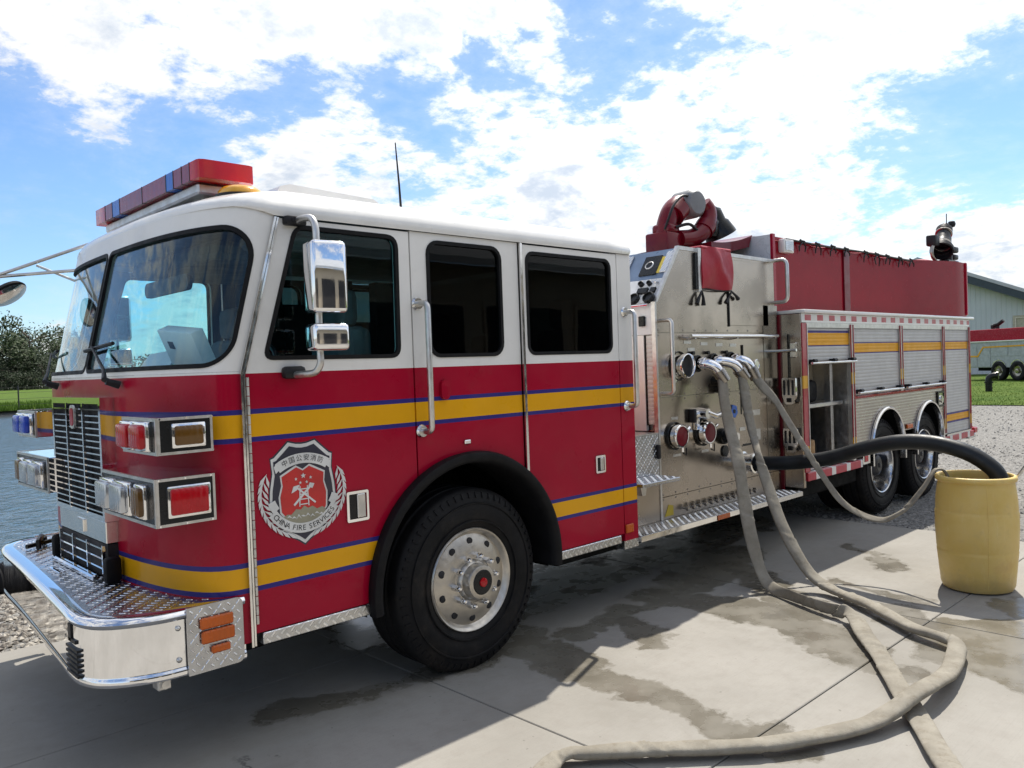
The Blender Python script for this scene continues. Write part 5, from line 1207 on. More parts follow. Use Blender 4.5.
def concrete_extra(t, b, P, c):
    x, y, z = t.sep(P); p2 = t.comb(x, y, 0)
    wob = t.v('SCALE', t.v('SUBTRACT', t.new('ShaderNodeTexNoise').outputs[1], (.5, .5, .5)), sc=.0)
    nz = t.new('ShaderNodeTexNoise'); t.put(nz.inputs['Vector'], p2); nz.inputs['Scale'].default_value = 2.6; nz.inputs['Detail'].default_value = 7; nz.inputs['Roughness'].default_value = .62
    pw = t.v('ADD', p2, t.v('SCALE', t.v('SUBTRACT', nz.outputs[1], (.5, .5, .5)), sc=.62))
    pw = t.comb(*t.sep(pw)[:2], 0)
    dmin = None
    for (ax, ay, bx, by, r) in WET_SHADE:
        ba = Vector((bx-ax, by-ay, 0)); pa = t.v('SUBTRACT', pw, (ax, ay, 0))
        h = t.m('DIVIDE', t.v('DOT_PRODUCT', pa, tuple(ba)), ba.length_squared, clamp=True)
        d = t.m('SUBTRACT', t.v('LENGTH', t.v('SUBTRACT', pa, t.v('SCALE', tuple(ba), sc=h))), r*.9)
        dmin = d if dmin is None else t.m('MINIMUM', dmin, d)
    wet_shade = t.step(dmin, -.018, .018, 1., 0.)
    damp_shade = t.m('MULTIPLY', t.step(dmin, .0, .35, .18, 0.), t.step(t.noise(P, 5, 5, .7), .35, .65))
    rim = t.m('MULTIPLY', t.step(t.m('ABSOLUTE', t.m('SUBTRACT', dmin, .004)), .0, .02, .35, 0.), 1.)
    n1 = t.noise(P, .7, 6, .65); n2 = t.noise(P, 9, 6, .7); n3 = t.noise(P, 120, 3, .6)
    base = t.mix(t.step(n1, .3, .7), (.25, .238, .212), (.318, .304, .275))
    base = t.mix(t.m('MULTIPLY', t.step(n2, .42, .72), .35), base, (.23, .21, .185))
    base = t.mix(t.m('MULTIPLY', t.step(n3, .5, .8), .22), base, (.17, .155, .135))
    ob = t.new('ShaderNodeObjectInfo').outputs['Random']
    base = t.mix(t.m('MULTIPLY', ob, .14), base, (.25, .23, .20))
    # brush strokes of the trowelled finish and a few dark spots
    br = t.noise(t.comb(t.m('MULTIPLY', x, 2.), t.m('MULTIPLY', y, 60.), 0), 2., 3, .5)
    spots = t.step(t.noise(P, 26, 2, .5), .70, .76); base = t.mix(t.m('MULTIPLY', spots, .5), base, (.12, .11, .10))
    oil = t.m('MULTIPLY', t.step(t.noise(P, 1.9, 4, .6), .60, .72), .22); base = t.mix(oil, base, (.14, .125, .108))
    vc = t.new('ShaderNodeTexVoronoi', feature='DISTANCE_TO_EDGE'); t.put(vc.inputs['Vector'], t.v('ADD', p2, t.v('SCALE', nz.outputs[1], sc=.5))); vc.inputs['Scale'].default_value = .33
    crack = t.m('MULTIPLY', t.step(vc.outputs['Distance'], .0, .006, 1., 0.), t.step(t.noise(P, .9, 3, .5), .60, .68)); base = t.mix(t.m('MULTIPLY', crack, .8), base, (.05, .045, .04))
    base = t.mix(t.m('MULTIPLY', t.step(br, .5, .75), .16), base, (.18, .17, .155))
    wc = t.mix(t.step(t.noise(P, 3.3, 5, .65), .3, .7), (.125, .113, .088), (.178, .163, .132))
    colr = t.mix(t.m('MULTIPLY', wet_shade, .92), base, wc); colr = t.mix(damp_shade, colr, wc); colr = t.mix(rim, colr, (.08, .068, .045))
    t.put(b.inputs['Base Color'], colr)
    t.put(b.inputs['Roughness'], t.step(wet_shade, 0., 1., .85, t.step(t.noise(P, 4, 4, .6), .35, .6, .12, .38)))
    t.put(b.inputs['Normal'], t.bump(t.m('ADD', t.m('MULTIPLY', n3, .5), t.m('ADD', n2, t.m('MULTIPLY', br, .5))), t.step(wet_shade, 0., 1., .35, .12), .004))
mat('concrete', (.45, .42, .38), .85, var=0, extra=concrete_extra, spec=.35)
mat('joint_filler', (.015, .014, .012), .9, var=.3)
pv = MB(); pv.box(-11.2, 8.29, -13.6, 2.60, -.16, -.035); pave = pv.build('pavement', 'joint_filler', None, 0, kind='structure')
X_ = [-11.18, -8.4, -5.62, -2.84, -.06, 2.72, 5.5, 8.29]; Y_ = [-13.6, -11.2, -8.8, -6.4, -4.0, -1.6, .75, 2.60]
rs = random.Random(3)
for i in range(7):
    for j in range(7):
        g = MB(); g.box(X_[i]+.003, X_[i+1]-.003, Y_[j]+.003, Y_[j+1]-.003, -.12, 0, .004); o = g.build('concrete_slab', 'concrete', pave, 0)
        o.location.z += rs.uniform(-.0015, .0015)

# --- loose stones
def stones(n, region, smin, smax, seed, zf):
    r = random.Random(seed); V = []; F = []
    oct_ = [(1, 0, 0), (-1, 0, 0), (0, 1, 0), (0, -1, 0), (0, 0, 1), (0, 0, -1)]; of = [(0, 2, 4), (2, 1, 4), (1, 3, 4), (3, 0, 4), (2, 0, 5), (1, 2, 5), (3, 1, 5), (0, 3, 5)]
    for _ in range(n):
        x, y = region(r); s = smin+(smax-smin)*r.random()**2; a = r.uniform(0, 6.28); ca, sa = math.cos(a), math.sin(a); k = len(V)
        sx, sy, sz = s*r.uniform(.7, 1.3), s*r.uniform(.6, 1.1), s*r.uniform(.4, .8); z = zf(x, y)+sz*.35
        tx, ty = r.uniform(-.4, .4), r.uniform(-.4, .4)
        for (p, q, w) in oct_:
            p *= sx*r.uniform(.75, 1.25); q *= sy*r.uniform(.75, 1.25); w *= sz*r.uniform(.75, 1.25)
            V.append((x+p*ca-q*sa, y+p*sa+q*ca, z+w+tx*p+ty*q))
        F += [tuple(k+i for i in f) for f in of]
    return V, F
def raw_mesh(name, V, F, m_, kind='stuff', label=None, cat=None):
    me = bpy.data.meshes.new(name); c = Vector((sum(v[0] for v in V)/len(V), sum(v[1] for v in V)/len(V), 0))
    me.from_pydata([tuple(Vector(v)-c) for v in V], [], F); me.materials.append(MATS[m_]); me.update()
    o = bpy.data.objects.new(name, me); o.location = c; col.objects.link(o); W[o] = c; tag(o, label, cat, kind=kind); return o
V1, F1 = stones(15000, lambda r: (r.uniform(-1.0, 3.6), r.uniform(2.60, 5.3)), .010, .034, 1, ground_z)
V2, F2 = stones(5000, lambda r: (r.uniform(-10, 9), r.uniform(2.62, 5.5)), .012, .04, 2, ground_z)
k = len(V1); raw_mesh('gravel_stones', V1+V2, F1+[tuple(k+i for i in f) for f in F2], 'stone', label='loose pale gravel stones between the concrete and the pond', cat='gravel')
V1, F1 = stones(9000, lambda r: (8.32+8*r.random()**1.5, r.uniform(-5, 4.4)), .008, .022, 4, ground_z)
V2, F2 = stones(4000, lambda r: (r.uniform(14, 28), r.uniform(-4, 6)), .012, .03, 5, ground_z)
k = len(V1); raw_mesh('gravel_stones', V1+V2, F1+[tuple(k+i for i in f) for f in F2], 'stone_pale', label='grey gravel of the lot behind the fire engine and barrel', cat='gravel')
def blades(n, region, h0, h1, wd, seed):
    r = random.Random(seed); V = []; F = []
    for _ in range(n):
        x, y, z = region(r); a = r.uniform(0, 6.28); h = r.uniform(h0, h1); k = len(V); l = h*.45
        dx, dy = math.cos(a)*wd, math.sin(a)*wd; b = r.uniform(0, 6.28)
        V += [(x-dx, y-dy, z), (x+dx, y+dy, z), (x+math.cos(b)*l, y+math.sin(b)*l, z+h)]; F.append((k, k+1, k+2))
    return V, F
def lawn_pt(r):
    t = r.uniform(-2.5, 22); d = 26*r.random()**1.6; p = a_ + e_*t + Vector((.963, .27))*d; return p.x, p.y, .0
V, F = blades(26000, lawn_pt, .03, .075, .010, 6); raw_mesh('lawn_grass', V, F, 'grass_blade', label='short mown green grass of the lawn before the grey building', cat='grass')
V, F = blades(14000, lambda r: (r.uniform(0, 24), 57.0+22*r.random()**2, 0.), .10, .38, .03, 8); raw_mesh('bank_grass', V, F, 'grass_blade', label='taller green grass along the far bank of the pond', cat='grass')

# ================================================================== HOSES
def canvas_extra(t, b, P, c):
    n = t.noise(P, 7, 6, .7); w = t.noise(P, 230, 2, .5)
    cc = t.mix(t.step(n, .3, .7), (.215, .196, .160), (.30, .278, .232)); cc = t.mix(t.m('MULTIPLY', t.step(t.noise(P, 21, 4, .7), .5, .75), .5), cc, (.165, .135, .095))
    t.put(b.inputs['Base Color'], cc); t.put(b.inputs['Normal'], t.bump(t.m('ADD', w, t.m('MULTIPLY', n, 1.5)), .5, .004))
mat('canvas', (.35, .3, .22), .85, var=0, extra=canvas_extra, spec=.2)
def hose(name, ctrl, label, cat, mt_, group=None, sub=14, n=18, wrinkle=.009, seed=1):
    "ctrl: x, y, z, width, thickness, nx, ny, nz (the flat face's direction)"
    P = crom(ctrl, sub); V = []; F = []; rr = random.Random(seed); L = 0
    ph = [rr.uniform(0, 6.28) for _ in range(6)]; folds = [(rr.uniform(.2, 6.5), rr.uniform(-.05, .05), rr.uniform(.005, .014)) for _ in range(26)]
    for i, p in enumerate(P):
        c = Vector(p[:3]); a = Vector(P[min(i+1, len(P)-1)][:3]); b = Vector(P[max(i-1, 0)][:3]); d = (a-b).normalized(); L += (a-b).length/2
        nn = Vector(p[5:8]); nn = (nn - d*nn.dot(d)).normalized(); s = d.cross(nn); w, h = p[3]*.36, p[4]*.27
        for j in range(n):
            t = 2*math.pi*j/n; ct, st = math.cos(t), math.sin(t)
            x = math.copysign(abs(ct)**.85, ct)*w; y = math.copysign(abs(st)**.8, st)*h
            k = wrinkle*.45*(math.sin(L*19+ph[0]+2*t)*.5 + math.sin(L*7.3+ph[1]-t)*.6)
            for (Lk, sk, dk) in folds:
                e_k = (L-Lk+sk*math.cos(t))/.016
                if abs(e_k) < 3: k += dk*(math.exp(-(e_k-.9)**2)*.9 - math.exp(-e_k*e_k))
            q = c + s*(x*(1+k/w*.4)) + nn*(y+k*st)
            V.append(q)
    for i in range(len(P)-1):
        for j in range(n): F.append((i*n+j, i*n+(j+1) % n, (i+1)*n+(j+1) % n, (i+1)*n+j))
    F += [tuple(range(n))[::-1], tuple(range((len(P)-1)*n, len(P)*n))]
    g = MB(); g.poly(V, F); o = g.build(name, mt_, None, 60); return tag(o, label, cat, group)
cf = (-.5, -.85, .1)
GH = 'canvas fire hoses on the pump outlets'
hose('fire_hose', [(5.742, .07, 1.655, .09, .09, *cf), (5.757, .045, 1.60, .10, .10, *cf), (5.745, .02, 1.52, .115, .085, *cf), (5.718, -.005, 1.40, .125, .07, *cf), (5.70, -.06, 1.172, .14, .055, *cf), (5.60, -.18, .95, .155, .05, *cf), (5.56, -.235, .76, .15, .05, -.4, -.9, .1), (5.527, -.28, .58, .15, .045, -.6, -.8, .1), (5.48, -.35, .36, .15, .05, -.5, -.85, .2),
     (5.44, -.44, .15, .14, .05, -.3, -.7, .6), (5.41, -.54, .055, .12, .05, -.7, -.3, .5), (5.32, -.74, .048, .11, .032, -.96, -.25, -.05), (5.23, -.95, .050, .115, .03, -.96, -.25, -.08), (5.165, -1.13, .055, .12, .035, -.92, -.35, .0), (5.13, -1.235, .065, .13, .05, -.5, -.5, .7), (5.05, -1.32, .055, .15, .055, 0, 0, 1),
     (4.86, -1.45, .040, .155, .06, 0, 0, 1), (4.617, -1.63, .035, .15, .058, 0, 0, 1), (4.36, -1.80, .032, .15, .05, 0, 0, 1), (4.157, -1.935, .028, .155, .042, 0, 0, 1), (4.02, -2.03, .026, .155, .04, 0, 0, 1), (3.83, -2.15, .030, .15, .05, 0, 0, 1), (3.575, -2.317, .033, .15, .055, 0, 0, 1), (3.2, -2.60, .033, .15, .055, 0, 0, 1), (2.7, -3.1, .033, .15, .055, 0, 0, 1)],
     'flattened tan canvas hose from the leftmost pump outlet, folding sharply under the other hose', 'fire hose', 'canvas', GH, seed=2)
hose('fire_hose', [(6.052, .07, 1.655, .09, .09, *cf), (6.066, .045, 1.60, .10, .10, *cf), (6.058, .02, 1.52, .115, .085, *cf), (6.03, -.03, 1.31, .12, .07, *cf), (5.985, -.10, 1.10, .10, .06, *cf), (5.862, -.205, .975, .075, .06, -.9, -.3, .1), (5.83, -.25, .88, .10, .055, -.8, -.6, .1), (5.80, -.31, .76, .135, .06, *cf), (5.73, -.45, .49, .135, .075, *cf), (5.675, -.60, .27, .135, .085, -.4, -.7, .5),
     (5.66, -.73, .12, .135, .09, -.2, -.4, .8), (5.62, -.90, .055, .135, .09, 0, -.1, 1), (5.45, -1.22, .050, .135, .092, 0, 0, 1), (5.27, -1.46, .05, .135, .092, 0, 0, 1), (5.15, -1.62, .05, .13, .09, 0, 0, 1), (5.085, -1.77, .052, .115, .095, 0, -.2, 1), (5.03, -1.885, .055, .10, .10, -.5, 0, .9), (4.93, -1.94, .055, .14, .08, 0, 0, 1), (4.80, -1.972, .05, .145, .08, 0, 0, 1), (4.61, -2.015, .055, .14, .082, 0, 0, 1),
     (4.413, -2.045, .072, .135, .085, 0, 0, 1), (4.2, -2.055, .098, .135, .085, 0, 0, 1), (4.03, -2.04, .100, .135, .085, 0, 0, 1), (3.82, -2.0, .068, .135, .088, 0, 0, 1), (3.609, -1.94, .048, .135, .09, 0, 0, 1), (3.233, -1.745, .046, .132, .09, 0, 0, 1), (2.897, -1.452, .046, .13, .09, 0, 0, 1), (2.72, -1.285, .046, .13, .09, 0, 0, 1), (2.60, -1.18, .045, .12, .09, 0, 0, 1), (2.54, -1.13, .05, .135, .07, -.3, .3, .8), (2.44, -1.12, .04, .14, .06, 0, 0, 1), (2.2, -1.25, .035, .14, .06, 0, 0, 1), (1.9, -1.7, .035, .14, .06, 0, 0, 1)],
     'fuller tan canvas hose from the middle pump outlet, looping across the concrete foreground', 'fire hose', 'canvas', GH, seed=5)
h3 = (-.6, -.55, .6)
hose('fire_hose', [(6.243, .07, 1.665, .09, .09, *cf), (6.256, .04, 1.60, .10, .09, *cf), (6.275, -.03, 1.50, .115, .06, *cf), (6.30, -.131, 1.38, 0.085, .05, *cf), (6.30, -.235, 1.215, 0.085, .04, *h3), (6.30, -.343, 1.05, 0.081, .035, *h3), (6.31, -.50, .80, 0.074, .035, *h3), (6.31, -.66, .585, 0.074, .035, *h3), (6.32, -.82, .485, 0.074, .03, *h3), (6.33, -.975, .455, 0.074, .03, -.5, -.3, .8), (6.35, -1.08, .50, 0.052, .05, -.7, .5, .6), (6.36, -1.165, .575, 0.067, .035, -.7, .4, .6), (6.38, -1.27, .72, 0.070, .035, -.7, .4, .6), (6.395, -1.325, .825, 0.070, .035, -.6, .4, .8), (6.415, -1.36, .865, 0.067, .035, 0, 0, 1), (6.45, -1.41, .83, 0.067, .035, .5, -.5, .6), (6.48, -1.46, .62, 0.067, .035, .7, -.6, 0), (6.50, -1.5, .3, 0.067, .035, .7, -.6, 0)],
     'thin flat canvas hose from the right outlet, sagging before it runs over the barrel rim', 'fire hose', 'canvas', GH, seed=9)
def suction_extra(t, b, P, c):
    t.put(b.inputs['Normal'], t.bump(t.noise(P, 60, 3, .6), .2, .003))
mat('suction_rubber', (.008, .011, .014), .45, var=.3, extra=suction_extra, spec=.35)
SP = [(6.337, .20, .829), (6.345, .08, .829), (6.37, -.10, .835), (6.41, -.28, .852), (6.42, -.45, .880), (6.42, -.622, .925), (6.42, -.865, 1.005), (6.42, -1.095, 1.055), (6.43, -1.311, 1.057), (6.44, -1.516, 1.012), (6.455, -1.66, .935), (6.47, -1.75, .83), (6.48, -1.775, .62), (6.48, -1.775, .25)]
g = MB(); g.tube(crom(SP, 8), .059, 20); sh_ = g.build('suction_hose', 'suction_rubber', None, 60); tag(sh_, 'thick black suction hose arching from the pump panel down into the yellow barrel', 'hose')
g = MB(); g.lathe([(.095, 0), (.095, -.02), (.08, -.025), (.078, -.11), (.09, -.112), (.09, -.135), (.075, -.14)], (6.337, PY, .829), (0, 1, 0), 24); g.build('suction_coupling', 'polished', truck, 40)

# ================================================================== BARREL
def plast(t, b, P, c):
    n = t.noise(P, 3.5, 6, .65); n2 = t.noise(P, 14, 5, .7); z = t.sep(P)[2]
    cc = t.mix(t.step(n, .3, .7), (.64, .45, .12), (.71, .53, .19)); cc = t.mix(t.m('MULTIPLY', t.step(n2, .5, .8), .35), cc, (.44, .31, .11))
    sc_ = t.noise(t.comb(t.m('MULTIPLY', t.sep(P)[0], 14), t.m('MULTIPLY', t.sep(P)[1], 14), t.m('MULTIPLY', z, 2.)), 2., 4, .7); cc = t.mix(t.m('MULTIPLY', t.step(sc_, .55, .75), .25), cc, (.76, .65, .40))
    gr_ = t.m('MULTIPLY', t.step(t.m('ADD', z, t.m('MULTIPLY', t.noise(P, 9., 5, .7), .25)), .10, .32, 1., 0.), .5); cc = t.mix(gr_, cc, (.26, .20, .11)); cc = t.mix(t.m('MULTIPLY', t.step(t.noise(P, 2.1, 6, .7), .56, .68), .35), cc, (.55, .33, .12))
    t.put(b.inputs['Base Color'], cc); t.put(b.inputs['Normal'], t.bump(n2, .15, .004))
mat('barrel_plastic', (.6, .4, .1), .45, var=0, extra=plast, sub=.25)
BC = (6.50, -1.590)
prof = [(.0, .004), (.20, .004), (.228, .012), (.240, .04), (.248, .12), (.262, .27), (.264, .285), (.260, .295), (.264, .305), (.271, .45), (.271, .56), (.268, .575), (.264, .583), (.267, .592), (.264, .66), (.253, .755), (.247, .785), (.250, .790), (.262, .796), (.266, .81), (.264, .824), (.255, .832), (.243, .832), (.238, .824), (.238, .80), (.250, .66), (.258, .45), (.24, .10), (.0, .08)]
g = MB(); g.lathe(prof, (BC[0], BC[1], 0), (0, 0, 1), 56); br_ = g.build('barrel', 'barrel_plastic', None, 50); tag(br_, 'open yellow plastic barrel standing on the concrete with hoses dropped into it', 'barrel')
g = MB(); a_s = R(212); g.tube([(BC[0]+r_*math.cos(a_s), BC[1]+r_*math.sin(a_s), z_) for r_, z_ in ((.240, .04), (.248, .12), (.2635, .28), (.271, .45), (.271, .56), (.264, .66), (.253, .755), (.247, .785))], .0022, 6); g.build('mould_seam', 'barrel_plastic', br_, 40)
mat('barrel_water', (.03, .028, .015), .06, var=0)
g = MB(); g.lathe([(.247, 0), (0, 0)], (BC[0], BC[1], .60), (0, 0, 1), 40); g.build('barrel_water', 'barrel_water', br_, 0)
g = MB(); g.tube([(6.62, -1.70, .20), (6.64, -1.815, .80), (6.66, -2.06, 1.20), (6.69, -2.30, 1.62)], .011, 8); po = g.build('thin_pole', 'aluminium', None, 50); tag(po, 'thin pale pole leaning out of the yellow barrel on its right', 'pole')

# ================================================================== THINGS ON THE DASHBOARD
g = MB(); g.X = Matrix.Translation((1.70, .66, 1.845)) @ Matrix.Rotation(R(-24), 4, 'Y') @ Matrix.Rotation(R(6), 4, 'X'); g.box(-.035, .035, -.20, .20, -.03, .17, .006, 2); pb = g.build('paper_box', 'paper', None, 30); tag(pb, 'white box leaning behind the windscreen on the dashboard', 'box')
g = MB(); g.X = Matrix.Translation((1.70, .66, 1.845)) @ Matrix.Rotation(R(-24), 4, 'Y') @ Matrix.Rotation(R(6), 4, 'X'); g.box(-.038, -.0345, .06, .12, .07, .11); g.build('box_window', 'print_black', pb, 0)
g = MB(); g.X = Matrix.Translation((1.64, 1.13, 1.765)) @ Matrix.Rotation(R(38), 4, 'Y') @ Matrix.Rotation(R(-3), 4, 'X'); g.box(-.004, .004, -.22, .22, -.02, .17); pd = g.build('paper_sheet', 'paper', None, 0); tag(pd, 'white printed sheet propped on the dashboard beside the box', 'paper')
g = MB(); g.lathe([(0, 0), (.085, 0), (.09, .01), (.09, .20), (.085, .23), (.05, .24), (0, .24)], (7.48, .20, .691), (0, 0, 1), 22); cn = g.build('canister', 'wood', None, 40); tag(cn, 'tan canister standing low in the open locker of the large fire engine', 'canister')
# ================================================================== WATERSIDE PIPE, STANDPIPE, FENCE
g = MB(); P = [Vector((1.62, 4.62, .03)), Vector((.2, 4.36, .03)), Vector((-1.6, 4.1, .03))]; pts = []; rad = []
for i in range(120):
    t = i/119*2; q = P[0].lerp(P[1], t) if t < 1 else P[1].lerp(P[2], t-1); pts.append(q); rad.append(.165+(.014 if i % 2 else -.006))
g.tube(pts, rad, 18); pp = g.build('drain_pipe', 'black_rubber', None, 50); tag(pp, 'black corrugated drain pipe lying on the gravel at the pond edge', 'pipe')
g = MB(); sx_, sy_ = 36.65, 6.79; g.tube(crom([(sx_, sy_, 0), (sx_, sy_, .42), (sx_+.01, sy_-.03, .56), (sx_+.06, sy_-.14, .63), (sx_+.08, sy_-.30, .64)], 5), .13, 14); g.cyl((sx_, sy_, .34), (sx_, sy_, .40), .165, n=16); g.cyl((sx_+.08, sy_-.26, .64), (sx_+.09, sy_-.34, .64), .16, n=16); stp = g.build('standpipe', 'black_gloss', None, 50); tag(stp, 'black elbow standpipe rising from the lawn behind the fire engine', 'standpipe')
fe = thing('wire_fence', (13, 57.4, 0), 'thin wire fence on dark posts along the far bank of the pond', 'fence')
mat('fence_metal', (.03, .03, .03), .6)
p0 = None
for i in range(11):
    x = -8 + i*3.4 + .76
    if p0 is None:
        g = MB(); g.cyl((x, 57.4, 0), (x, 57.4, 1.62), .045, n=8); p0 = g.build('fence_post', 'fence_metal', fe, 40); xx0 = x
    else: inst(p0, fe, W[p0]+Vector((x-xx0, 0, 0)))
for z in (.35, .75, 1.15, 1.5):
    g = MB(); g.cyl((-7.2, 57.4, z), (26.8, 57.4, z), .010, n=5); g.build('fence_wire', 'fence_metal', fe, 0)

# ================================================================== TREES
def tree(x, y, h, wd, seed, name, label, leaf, group, trunk=True, dens=2.4):
    r = random.Random(seed); t = thing(name, (x, y, 0), label, 'tree' if trunk else 'bush', group)
    th = h*.10 if trunk else h*.03
    g = MB(); top = Vector((x+r.uniform(-.3, .3), y, h*.80)); base = Vector((x, y, -.1))
    g.tube([base, base.lerp(top, .3)+Vector((r.uniform(-.2, .2), 0, 0)), base.lerp(top, .65), top], [h*.028, h*.02, h*.012, h*.003], 8)
    blobs = []
    nl = 9 if trunk else 6
    for i in range(nl):
        a = r.uniform(0, 6.28); z0 = th + (h*.78-th)*(i+.3)/nl; s = Vector((x, y, z0)); rr = wd*.5*(1-.5*abs((z0-h*.45)/(h*.6)))*r.uniform(.55, 1.0)
        e = s + Vector((math.cos(a)*rr, math.sin(a)*rr, h*r.uniform(.08, .20))); g.tube([s, s.lerp(e, .5)+Vector((0, 0, h*.03)), e], [h*.012, h*.008, h*.003], 6); blobs.append((e, r.uniform(.13, .22)*h))
    for i in range(7): blobs.append((Vector((x+r.uniform(-.22, .22)*wd, y+r.uniform(-.22, .22)*wd, th+(h*.95-th)*r.random())), r.uniform(.10, .20)*h))
    g.build('trunk', 'bark', t, 40)
    V = []; F = []; n = int(2300*dens)
    for i in range(n):
        c, rad = r.choice(blobs); d = Vector((r.gauss(0, 1), r.gauss(0, 1), r.gauss(0, .8))).normalized(); p = c + d*rad*(r.random()**.45)
        if p.z < .1: p.z = r.uniform(.1, 1.6)
        if i % 6 == 0: p = Vector((x+r.gauss(0, wd*.26), y+r.gauss(0, wd*.2), h*.22*r.random()))
        if r.random() < .10: p = c + d*rad*r.uniform(1.0, 1.45)
        s = h*.020*r.uniform(.6, 1.5); u = Vector((r.gauss(0, 1), r.gauss(0, 1), r.gauss(0, 1))).normalized(); w = u.orthogonal().normalized(); k = len(V)
        V += [p-u*s, p+w*s*.6, p+u*s, p-w*s*.6]; F.append((k, k+1, k+2, k+3))
    g = MB(); g.poly(V, F); g.norecalc = True; g.build('crown', leaf, t, 0); return t
def at(u, dist):
    a = R(46.32) - math.atan((u-512)/806); return dist*math.cos(a), dist*math.sin(a)-3.52
TG = 'trees beyond the pond'
TL = [(-24, 275, 19, 19), (5, 268, 16.5, 19), (31, 255, 19.5, 19), (58, 268, 16, 17), (86, 280, 18, 17)]
LB = {31: ('tallest open crowned tree beyond the pond, between two lower dense ones', 'leaf_mid'), 5: ('dense dark rounded tree at the left beyond the pond, beside the tallest tree', 'leaf_dark'), 58: ('lower dark green tree beyond the pond, nearest the fire engine windscreen', 'leaf_mid')}
for u, dd, h, wd in TL:
    x, y = at(u, dd); lb_, lf = LB.get(u, ('tree beyond the pond at the far left edge of the row' if u < 0 else 'tree beyond the pond seen through the windscreen, rightmost of the row', 'leaf_dark'))
    tree(x, y, h, wd, int(u)+500, 'leafy_tree', lb_, lf, TG)
for u, lb_ in ((-6, 'low dark bush at the left edge, in front of the rounded tree'), (18, 'low dark bush below the tallest tree, left of its trunk'), (44, 'low dark bush between the tallest tree and the fire engine'), (68, 'low dark bush beyond the pond, right behind the windscreen edge')):
    x, y = at(u, 248); tree(x, y, 8.5+(u % 3)*.7, 19.0, 900+u, 'bush', lb_, 'leaf_dark', 'bushes below the trees', trunk=False, dens=1.3)
rw = random.Random(77); V = []; F = []
for i in range(26000):
    t = rw.random(); X = -420+900*t; Y = 310 + 12*math.sin(X*.02) + rw.gauss(0, 5); hh = 9+2.6*math.sin(X*.13)*math.sin(X*.05+1)+1.5*math.sin(X*.4); Z = .3+hh*rw.random()**.8
    p = Vector((X, Y, Z)); s_ = rw.uniform(.4, 1.0); u_ = Vector((rw.gauss(0, 1), rw.gauss(0, 1), rw.gauss(0, 1))).normalized(); w_ = u_.orthogonal().normalized(); k = len(V)
    V += [p-u_*s_, p+w_*s_*.7, p+u_*s_, p-w_*s_*.7]; F.append((k, k+1, k+2, k+3))
raw_mesh('far_wood', V, F, 'leaf_dark', label='far dark wood along the horizon behind the pond', cat='wood')

# ================================================================== SECOND FIRE ENGINE (on the lawn)
yaw2 = math.atan2(-.963, .27); yaw3 = math.atan2(-.85, -.53)
x1, y1 = 49.1, 9.8; rx, ry = x1+.53*2.3, y1+.85*2.3
mat('yellow_stripe_paint', YEL, .4); mat('shutter_far', (.40, .42, .44), .5, .2)
t2 = thing('fire_engine', (rx, ry, 0), 'distant silver fire engine with a red top, parked on the lawn before the grey building', 'fire engine', None, yaw3, True)
g = MB(); g.box(.0, 4.9, 0.05, 2.35, .70, 2.12, .02); g.build('body', 'shutter_far', t2, 0)
for (a, b, zz) in ((.04, .75, .75), (.82, 1.70, .75), (1.78, 2.90, 1.32), (2.98, 4.05, 1.32), (4.13, 4.86, .75)): shutter(a, b, .035, zz, 2.0, 'roller_shutter', 'shutter_far', t2)
g = MB(); g.plate([(0, 1.28), (.85, 1.28), (1.25, 1.78), (4.9, 1.82), (4.9, 1.90), (1.2, 1.86), (.8, 1.37), (0, 1.37)], [], .020, .030); g.build('yellow_stripe', 'yellow_stripe_paint', t2, 0)
g = MB(); g.box(-.02, 4.95, -.02, .3, 2.10, 2.16, .01); g.build('top_rail', 'white_paint', t2, 0)
g = MB(); g.box(.02, 4.9, .12, 2.28, 2.16, 2.80, .02); g.build('hose_bed', 'red_paint', t2, 0)
g = MB(); g.box(-.03, .0, .02, 2.38, .70, 2.7); g.build('rear_wall', 'red_paint', t2, 0)
for cx in (2.3, 3.54):
    g = MB(); g.lathe([(.455, .0), (.465, .03), (.43, .03), (.43, -.05)], (cx, .04, .66), (0, -1, 0), 28, 0, math.pi); g.build('arch_trim', 'polished', t2, 40)
for cx in (2.3, 3.54, 8.2):
    g = MB(); g.lathe(tyre_prof(.515, .28, .283), (cx, .10, .515), (0, 1, 0), 40); wh = g.build('wheel', 'tyre', t2, 40)
    g = MB(); g.lathe([(.30, .02), (.285, .0), (.26, .06), (.14, .07), (.12, .0), (0, -.01)], (cx, -.035, .515), (0, 1, 0), 32); g.build('rim', 'stainless_dark', wh, 40)
    g = MB(); g.lathe(tyre_prof(.515, .28, .283), (cx, 2.26, .515), (0, 1, 0), 32); g.build('wheel', 'tyre', t2, 40)
g = MB(); g.box(4.95, 6.8, .2, 2.2, .55, 2.6, .02); g.build('pump_house', 'stainless', t2, 0)
g = MB(); g.plate(rquad([(6.95, .5), (10.6, .5), (10.7, 1.7), (10.45, 2.6), (6.95, 2.6)], .15), [rrect(7.2, 7.6, .4, .7, .1), ][:0], 0.0, 2.4); g.build('cab', 'cab_paint', t2, 30)
for (a, b) in ((7.2, 8.0), (8.2, 8.8), (9.0, 10.1)):
    g = MB(); g.plate(rrect(a, b, 1.82, 2.42, .06), [], -.006, .002); g.build('window', 'black_gloss', t2, 0)
g = MB(); g.plate([(10.68, 1.80), (10.72, 1.78), (10.50, 2.44), (10.46, 2.44)], [], .15, 2.25); g.build('windscreen', 'black_gloss', t2, 0)
g = MB(); g.lathe([(.70, .0), (.70, .05), (.60, .05)], (8.2, 0, .56), (0, -1, 0), 30, 0, math.pi); g.build('wheel_arch_flare', 'black_rubber', t2, 40)
